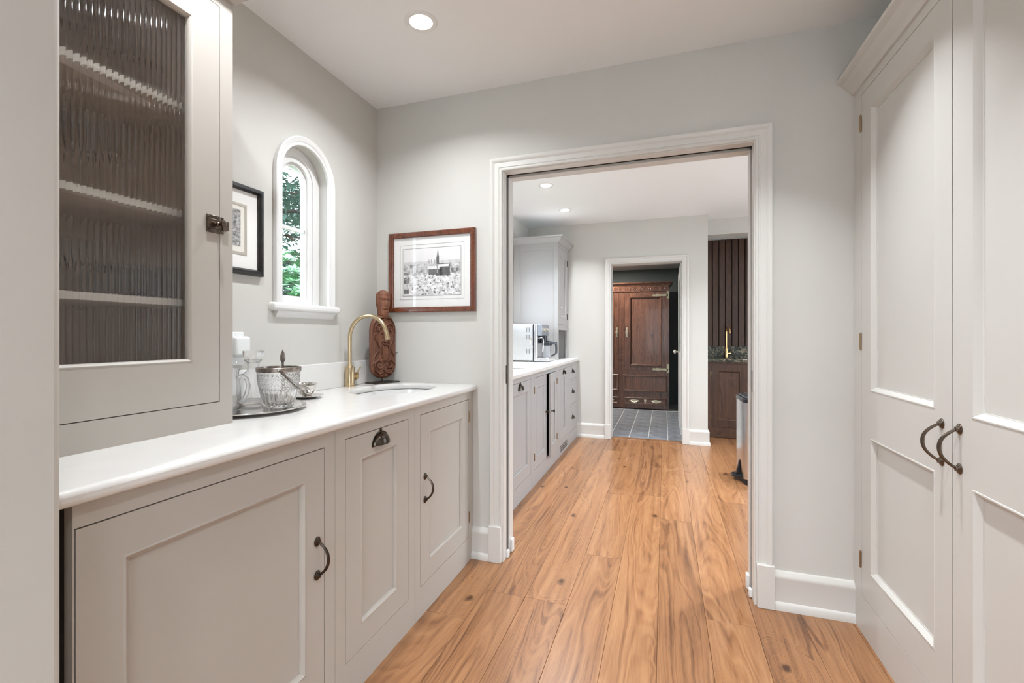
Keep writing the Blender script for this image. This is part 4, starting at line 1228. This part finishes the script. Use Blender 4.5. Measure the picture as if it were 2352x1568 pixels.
goblet('cocktail_glass', 'middle short stemmed glass on the third dresser shelf', 'glass', XSH+.03, .750, 1.265, wine(.130, .040, .030, .070), G1)
tum = [(0, 0), (.034, 0), (.036, .002), (.038, .09), (.0365, .0905), (.034, .010), (0, .009)]
goblet('tumbler', 'tumbler right of the stemmed glasses on the third dresser shelf', 'glass', XSH+.04, .845, 1.265, tum, G1)
goblet('tumbler', 'tumbler nearest the door stile on the third dresser shelf', 'glass', XSH+.03, .935, 1.265, tum, G1)
goblet('tumbler', 'tumbler at the back of the third dresser shelf', 'glass', XSH-.06, .89, 1.265, tum, G1)

# ================================================================ coffee machine and carafe in the second room
# local: x along +x world (front of machine), body behind
cm = thing('coffee_machine', 'stainless steel espresso machine on the far worktop', 'coffee machine', (-1.46, 4.415, ZT))
cmx = lambda px: px
MB().box(0, .245, 0, .31, .012, .372).build('body', M['steel_b'], cm, bevel=.010, seg=3)
for (a, b) in ((.02, .05), (.20, .23)):
    for yy in (.03, .26): MB().lathe([(.014, 0), (.016, .013)], 12, ((a+b)/2, yy, 0)).build('foot', M['black'], cm)
MB().box(.241, .252, -.004, .314, .008, .374).build('edge_gasket', M['black'], cm, bevel=.004)
MB().box(.252, .282, -.003, .313, .008, .373).build('front_frame', M['steel'], cm, bevel=.006, seg=3)
MB().box(.282, .330, .010, .300, .255, .370).build('brew_head', mat('grey_fascia', (.30, .32, .36), .3, .6), cm, bevel=.008, seg=3)
MB().box(.283, .288, .012, .298, .050, .255).build('splash_back', M['steel'], cm)
MB().lathe([(0, 0), (.018, 0), (.018, .018), (.015, .022), (0, .022)], 20, (.330, .08, .315), 'x').build('dial', M['nickel'], cm)
MB().lathe([(0, 0), (.018, 0), (.018, .018), (.015, .022), (0, .022)], 20, (.330, .20, .315), 'x').build('dial', M['nickel'], cm)
MB().lathe([(.03, .205), (.034, .21), (.034, .255), (.0, .256)], 24, (.315, .15, 0)).build('group_head', M['black'], cm)
pf = MB().lathe([(0, .182), (.026, .182), (.032, .190), (.032, .212), (0, .212)], 24, (.315, .15, 0)); pf.tube([(.345, .15, .198), (.40, .14, .190), (.45, .135, .182)], [.008, .010, .012], 10)
pf.build('portafilter', M['black'], cm)
MB().tube([(.288, .040, .235), (.325, .030, .238), (.338, .028, .230), (.342, .028, .20), (.336, .024, .10)], .0045, 8).build('steam_wand', M['silver'], cm)
MB().lathe([(0, 0), (.012, 0), (.012, .014), (0, .016)], 14, (.225, -.004, .222), 'y').xform(Matrix.Identity(4)).build('side_knob', M['nickel'], cm)
MB().tube([(.245, -.006, .150), (.226, -.014, .152), (.222, -.014, .215)], .0035, 8).build('side_bracket', M['silver'], cm)
MB().box(.252, .395, .012, .300, .006, .045).build('drip_tray', M['steel'], cm, bevel=.005)
for k, zz in enumerate((.292, .222, .082)):
    for i in range(3):
        MB().box(.178+i*.012, .182+i*.012, -.0008, .002, zz, zz+.045).build('vent_slot', M['black'], cm)
ca = thing('coffee_carafe', 'smoky coffee jug with a black handle and lid under the machine spout', 'carafe', (-1.46+.362, 4.503, ZT+.0452))
MB().lathe([(0, 0), (.043, 0), (.046, .004), (.046, .10), (.044, .120), (.042, .120), (.043, .10), (.043, .008), (0, .006)], 32).build('jug_body', M['jug'], ca)
MB().lathe([(.044, .116), (.048, .118), (.048, .142), (.040, .146), (0, .147)], 32).build('lid', M['black'], ca)
MB().tube([(.040, -.010, .136), (.075, -.020, .138), (.098, -.026, .130), (.101, -.027, .09), (.100, -.027, .045), (.085, -.022, .030), (.044, -.012, .012)], [.009, .009, .011, .011, .010, .007, .006], 10).build('handle', M['black'], ca)

# ================================================================ wardrobe in the boot room
wx0, wx1, wy, wh = -1.365, .070, 7.70, 1.960
wd = thing('carved_wardrobe', 'tall dark carved oak wardrobe with brass strap hinges in the boot room', 'wardrobe', (wx0, wy, 0))
Ww = wx1-wx0; cx0 = -.647-wx0
MB().box(0, Ww, .02, .50, .015, wh).build('carcass', M['mahog'], wd)
ops = []
for (a, b) in ((.07, cx0-.042), (cx0+.042, Ww-.03)):
    ops += [(a, b, .62, 1.858)]
face_frame(Ww, wh, ops, .015).build('face_frame', M['mahog'], wd)
WM = [(0, -.016), (0, .004), (.006, .010), (.014, .011), (.020, .006), (.026, -.002), (.034, -.008), (.034, -.016)]
for i, (a, b, c, d) in enumerate(ops):
    dd_ = panel_door(wd, a, b, c, d, M['mahog'], stile=.075, top=.070, bot=.062, t=.022, mold=WM, gap=.003)
    hx = b-.035 if i == 0 else a+.035
    hm = MB().lathe([(0, 0), (.016, 0), (.012, .006), (.006, .012), (.016, .022), (.012, .03), (0, .032)], 14, (hx, 0, 1.226), '-y')
    hm.prism([(hx-.012, 1.30), (hx+.012, 1.30), (hx+.016, 1.285), (hx+.008, 1.27), (hx+.012, 1.25), (hx+.022, 1.226), (hx+.012, 1.20), (hx+.008, 1.165), (hx+.020, 1.135), (hx, 1.15), (hx-.020, 1.135), (hx-.008, 1.165), (hx-.012, 1.20), (hx-.022, 1.226), (hx-.012, 1.25), (hx-.008, 1.27), (hx-.016, 1.285)], -.004, 0)
    hm.build('door_pull', M['pull'], dd_)
    for zz in (1.800, .640):
        ex = a-.012 if i == 0 else b+.012; s = 1 if i == 0 else -1
        h = MB()
        h.prism([(ex-.018, zz-.055), (ex+.018, zz-.055), (ex+.018, zz+.085), (ex-.018, zz+.085)], -.006, 0)
        pts = [(ex, zz-.018), (ex+s*.10, zz-.014), (ex+s*.17, zz-.022), (ex+s*.19, zz-.012), (ex+s*.205, zz-.022), (ex+s*.245, zz), (ex+s*.205, zz+.022), (ex+s*.19, zz+.012), (ex+s*.17, zz+.022), (ex+s*.10, zz+.014), (ex, zz+.018)]
        h.prism(pts, -.006, 0)
        h.build('strap_hinge', mat('aged_brass_strap', (.42, .38, .27), .4, .7) if 'strapm' not in M else M['strapm'], dd_)
        M.setdefault('strapm', bpy.data.materials.get('aged_brass_strap'))
    # lower fixed panel and drawer
    for (q0, q1, nm) in ((.285, .545, 'lower_panel'), (.075, .185, 'drawer')):
        e0 = a+.0 if nm == 'drawer' else a-.015; e1 = b-.01
        p = MB().box(e0, e1, -.004, .0, q0, q1).build(nm, M['mahog'], wd)
        MB().sweep([(e0, q0), (e1, q0), (e1, q1), (e0, q1)], [(0, .002), (0, .010), (.006, .015), (.016, .014), (.024, .008), (.026, .002)], lambda u, v, h: (u, -h, v), closed=True).build('panel_moulding', M['mahog'], p)
        if nm == 'drawer':
            for fx in (.24, .76):
                hx_ = e0 + (e1-e0)*fx; zc = (q0+q1)/2+.005
                h = MB().prism([(hx_+.07*math.cos(2*PI*k/20)*(1+.12*math.cos(8*PI*k/20)), zc+.022*math.sin(2*PI*k/20)*(1+.2*math.cos(6*PI*k/20))) for k in range(20)], -.008, -.004)
                h.tube([(hx_-.05, -.008, zc), (hx_-.045, -.022, zc-.014), (hx_, -.028, zc-.024), (hx_+.045, -.022, zc-.014), (hx_+.05, -.008, zc)], .005, 8)
                h.build('drawer_pull', M['pull'], p)
            kx = (e0+e1)/2; zc = (q0+q1)/2
            MB().prism([(kx-.02, zc+.025), (kx, zc+.032), (kx+.02, zc+.025), (kx+.012, zc), (kx+.010, zc-.025), (kx, zc-.032), (kx-.010, zc-.025), (kx-.012, zc)], -.008, -.004).build('keyhole_plate', M['pull'], p)
# carved frieze: running scroll relief
fz = MB().box(.0, Ww, -.012, 0, 1.865, 1.952)
nsc = 13
for i in range(nsc):
    c0 = .05 + (Ww-.10)*(i+.5)/nsc; s = 1 if i % 2 else -1
    sp = [(c0 + (.036-.030*k/18)*math.cos(s*(k/18*2*PI*1.1)), -.013, 1.908 + (.032-.026*k/18)*math.sin(s*(k/18*2*PI*1.1))) for k in range(19)]
    fz.tube(sp, .0050, 6)
    fz.tube([(c0-.05, -.013, 1.908-s*.026), (c0-.02, -.013, 1.908-s*.034), (c0+.03, -.013, 1.908-s*.02)], [.002, .006, .002], 6)
fz.build('carved_frieze', M['mahog'], wd)
MB().sweep([(0, .50), (0, 0), (Ww, 0), (Ww, .50)], [(-o*1.0, h) for o, h in [(0, 0), (.012, 0), (.016, .012), (.030, .024), (.036, .032), (.046, .034), (.052, .044), (.046, .054), (.03, .056), (0, .056)]], lambda x, y, h: (x, y, 1.955+h)).build('cornice', M['mahog'], wd)

# ================================================================ bar alcove
bx0 = .440; by = 5.84
bu = thing('bar_cabinet', 'dark brown bar cabinet under the granite top', 'cabinet', (bx0, by, 0))
Wb = 1.40
MB().box(.002, Wb, .024, 6.318-by, .006, ZU-.012).build('carcass', M['barwood'], bu)
bops = [(.501-bx0, .885-bx0, .118, .845), (.95-bx0, 1.33-bx0, .118, .845)]
face_frame(Wb, ZU-.012, bops, .006).build('face_frame', M['barwood'], bu)
for i, (a, b, c, d) in enumerate(bops):
    d_ = panel_door(bu, a, b, c, d, M['barwood'], stile=.074, mold=RMOLD)
    round_knob(d_, (b-.030) if i == 0 else (a+.03), .520, M['nickel'], .013)
    for zz in (.730, .232): butt_hinge(d_, a if i == 0 else b, zz, M['brassp'], .055)
gt = MB().box(bx0, bx0+1.44, by-.022, 6.320, ZU-.012, ZT-.008).build('bar_worktop', M['granite'])
cut(gt, [MB().lathe([(.15, .5), (.15, 1.2)], 40, (.74, 6.07, 0))])
b = gt.modifiers.new('Bevel', 'BEVEL'); b.width = .006; b.segments = 3; b.limit_method = 'ANGLE'; b.angle_limit = R(50)
tag(gt, 'polished brown granite top of the bar alcove', 'worktop')
tag(MB().box(bx0, bx0+1.44, 6.300, 6.320, ZT-.008, 1.035).build('bar_backsplash', M['granite'], bevel=.002), 'low granite upstand behind the bar', 'backsplash')
bs = MB().lathe([(0, .74), (.10, .742), (.14, .765), (.152, .80), (.153, ZU-.0125), (.148, ZU-.0125), (.147, .80), (.135, .772), (.10, .752), (0, .750)], 40, (0, 0, 0)).build('bar_sink', M['steel'])
bs.location = (.74, 6.07, 0); tag(bs, 'small round metal sink in the granite bar top', 'sink')
for o in bu.children:
    if o.name.startswith('carcass'): cut(o, [MB().box(.74-bx0-.17, .74-bx0+.17, 6.07-by-.17, 6.07-by+.17, .70, 1.0)])
gooseneck('bar_tap', 'slim copper-brass gooseneck tap at the bar', (.712, 6.245, ZT-.008), R(-75), M['brassp'], reach=.105, top=.365, r=.0095, body=(.017, .12))
pn = thing('bar_panelling', 'dark brown vertical boards lining the bar alcove', 'panelling', (bx0, 6.345, 1.036))
MB().box(0, 1.44, -.010, -.001, 0, 2.35-1.036).build('backing', M['dark'], pn)
bm_ = MB().box(.0035, .0725-.0035, -.025, -.010, 0, 2.35-1.036).mesh('board'); bm_.materials.append(M['barwood'])
for i in range(20):
    o = bpy.data.objects.new('board', bm_); COL.objects.link(o); o.parent = pn
    o.location = (.0725*i - .022 if i else 0, 0, 0)
    if i == 0: o.scale.x = .62
    if .0725*i + .0725 > 1.45: bpy.data.objects.remove(o); break
    b = o.modifiers.new('Bevel', 'BEVEL'); b.width = .003; b.segments = 1
# brass switch edge on the alcove side wall
tag(MB().box(.435, .441, 5.62, 5.70, 1.53, 1.66).build('light_switch', M['brassp'], bevel=.002), 'brass light switch plate on the bar side wall', 'switch')

# ================================================================ waste bin
bn = thing('waste_bin', 'tall stainless steel pedal bin with a black lid beside the right jamb', 'waste bin', (.588, 4.050, 0), R(3))
def rrect(x0, x1, y0, y1, r, n=6):
    P = []
    for cx, cy, a0 in ((x1-r, y0+r, -90), (x1-r, y1-r, 0), (x0+r, y1-r, 90), (x0+r, y0+r, 180)):
        P += [(cx + r*math.cos(R(a0+90*i/n)), cy + r*math.sin(R(a0+90*i/n))) for i in range(n+1)]
    return P
bw, bd = .40, .33
MB().prism_z(rrect(.004, bw-.004, .004, bd-.004, .030), 0, .045).build('base', M['black'], bn)
MB().prism_z(rrect(0, bw, 0, bd, .032), .045, .640).build('shell', M['steel'], bn)
MB().prism_z(rrect(-.003, bw+.003, -.003, bd+.003, .034), .640, .672).build('lid_rim', M['black'], bn, bevel=.004)
MB().prism_z(rrect(.015, bw-.015, .015, bd-.015, .026), .670, .684).build('lid', M['black'], bn, bevel=.006)
pd = MB().prism_z([(0, .10), (-.045, .11), (-.062, .14), (-.066, .165), (-.062, .19), (-.045, .22), (0, .23)], .028, .044)
pd.prism([(0, .03), (-.035, .035), (-.012, .12), (-.004, .16), (0, .16)], .150, .185)
pd.build('pedal', M['black'], bn, bevel=.004)

# ================================================================ garden beyond the windows
tag(MB().box(-40, 2.44, -2.75, 40, -.6, -.45).build('lawn', M['grass']), 'green lawn outside the left-hand windows', 'lawn', kind='structure')
tag(MB().box(-5.2, -2.45, 5.2, 7.9, -.45, -.10).build('path', M['reflector']), 'pale stone step added outside the boot-room window to bounce daylight in', 'path', kind='structure')  # added slab, throws daylight up onto the boot-room ceiling
tag(MB().box(2.45, 30, -30, 40, -.3, -.12).build('reflector', M['reflector']), 'pale stone patio added outside the right-hand window to bounce daylight in', 'reflector', kind='structure')  # unseen pale ground added to bounce light onto the second-room ceiling
tag(MB().box(-40, 2.449, -30, -2.76, -.3, -.12).build('bounceslab', M['reflector']), 'pale stone terrace added to bounce daylight through the window behind the camera', 'reflector', kind='structure')  # unseen pale ground added to strengthen the fill from the back window
def leaf_mesh(mb, p, d, up, L, W_):
    d = d.normalized(); s = d.cross(up).normalized()*W_
    n_ = s.cross(d).normalized()
    a = p; b = p + d*L*.5 + s + n_*L*.08; c = p + d*L - n_*L*.10; e = p + d*L*.5 - s + n_*L*.08
    k = len(mb.v)
    mb.v += [tuple(a), tuple(b), tuple(c), tuple(e), tuple(p + d*L*.5)]
    mb.f += [(k, k+1, k+4), (k+1, k+2, k+4), (k+2, k+3, k+4), (k+3, k, k+4)]
def raw(mb, name, m, parent):
    me = bpy.data.meshes.new(name); me.from_pydata(mb.v, [], mb.f); me.materials.append(m); me.shade_smooth()
    o = bpy.data.objects.new(name, me); COL.objects.link(o); o.parent = parent; return o
def bush(x, y, rx, ry, h, label, n=420, seed=1):
    rg = random.Random(seed)
    t = thing('rhododendron_bush', label, 'bush', (x, y, -.45))
    mb = MB(); st_ = MB()
    for i in range(9):
        a = rg.uniform(0, 2*PI); q = rg.uniform(.2, .8)
        st_.tube([(0, 0, 0), (rx*q*.4*math.cos(a), ry*q*.4*math.sin(a), h*.45), (rx*q*math.cos(a), ry*q*math.sin(a), h*.85)], [.03, .02, .008], 6)
    for i in range(n):
        a = rg.uniform(0, 2*PI); c = rg.uniform(-.2, 1); s = math.sqrt(max(0, 1-c*c)); q = rg.uniform(.78, 1.0)
        P = Vector((rx*s*math.cos(a)*q, ry*s*math.sin(a)*q, h*.5 + h*.5*c*q))
        o = Vector((s*math.cos(a), s*math.sin(a), c + .5)).normalized()
        k0_ = rg.uniform(0, 2*PI); e1 = o.orthogonal().normalized(); e2 = o.cross(e1)
        for k in range(9):
            b = k0_ + 2*PI*k/9 + rg.uniform(-.2, .2)
            d = (e1*math.cos(b) + e2*math.sin(b))*1.0 + o*rg.uniform(.15, .7)
            leaf_mesh(mb, P, d, o, rg.uniform(.07, .11), rg.uniform(.013, .019))
    raw(st_, 'stems', M['bark'], t); f = raw(mb, 'foliage', M['leaf'], t); f['kind'] = 'stuff'
    return t
bush(-3.55, 3.75, 1.05, 1.15, 2.50, 'glossy green rhododendron bush outside the arched window', 620)
def conifer(x, y, h, r, label, seed, n=2600):
    rg = random.Random(seed)
    t = thing('conifer_tree', label, 'tree', (x, y, -.45))
    tr_ = MB().tube([(0, 0, 0), (.05, 0, h*.4), (0, .05, h)], [.22, .14, .02], 8); mb = MB()
    for i in range(60):
        z = h*(.05 + .90*rg.random()); a = rg.uniform(0, 2*PI); L_ = r*(1.05 - .75*z/h)*rg.uniform(.7, 1.1)
        e = Vector((L_*math.cos(a), L_*math.sin(a), z + L_*rg.uniform(-.15, .35)))
        s0 = Vector((0, 0, z)); tr_.tube([s0, (s0+e)/2 + Vector((0, 0, .1)), e], [.05, .03, .01], 5)
        for k in range(n//60):
            u = rg.uniform(.2, 1.0); p = s0.lerp(e, u) + Vector((rg.gauss(0, .22), rg.gauss(0, .22), rg.gauss(0, .13)))
            d = Vector((rg.gauss(0, 1) + math.cos(a), rg.gauss(0, 1) + math.sin(a), rg.gauss(0, .5)))
            leaf_mesh(mb, p, d, Vector((0, 0, 1)) + d*.01, rg.uniform(.12, .24), rg.uniform(.028, .055))
    raw(tr_, 'trunk', M['bark'], t); f = raw(mb, 'foliage', M['leaf2'], t); f['kind'] = 'stuff'
    return t
GT = 'evergreen trees in the garden'
for i, (x, y, h, r, lab) in enumerate([(-5.5, 7.7, 11, 3.2, 'dark evergreen tree behind the bush in the arched window'), (-14.0, 7.0, 9, 2.8, 'tall evergreen tree at the back left of the garden'),
        (-8.5, 16.5, 8.5, 2.6, 'evergreen tree at the back right of the garden'), (-13.5, 15.5, 15, 3.6, 'farthest tall evergreen tree in the garden')]):
    o = conifer(x, y, h, r, lab, 20+i, 22000 if i in (0, 3) else 2400); o['group'] = GT
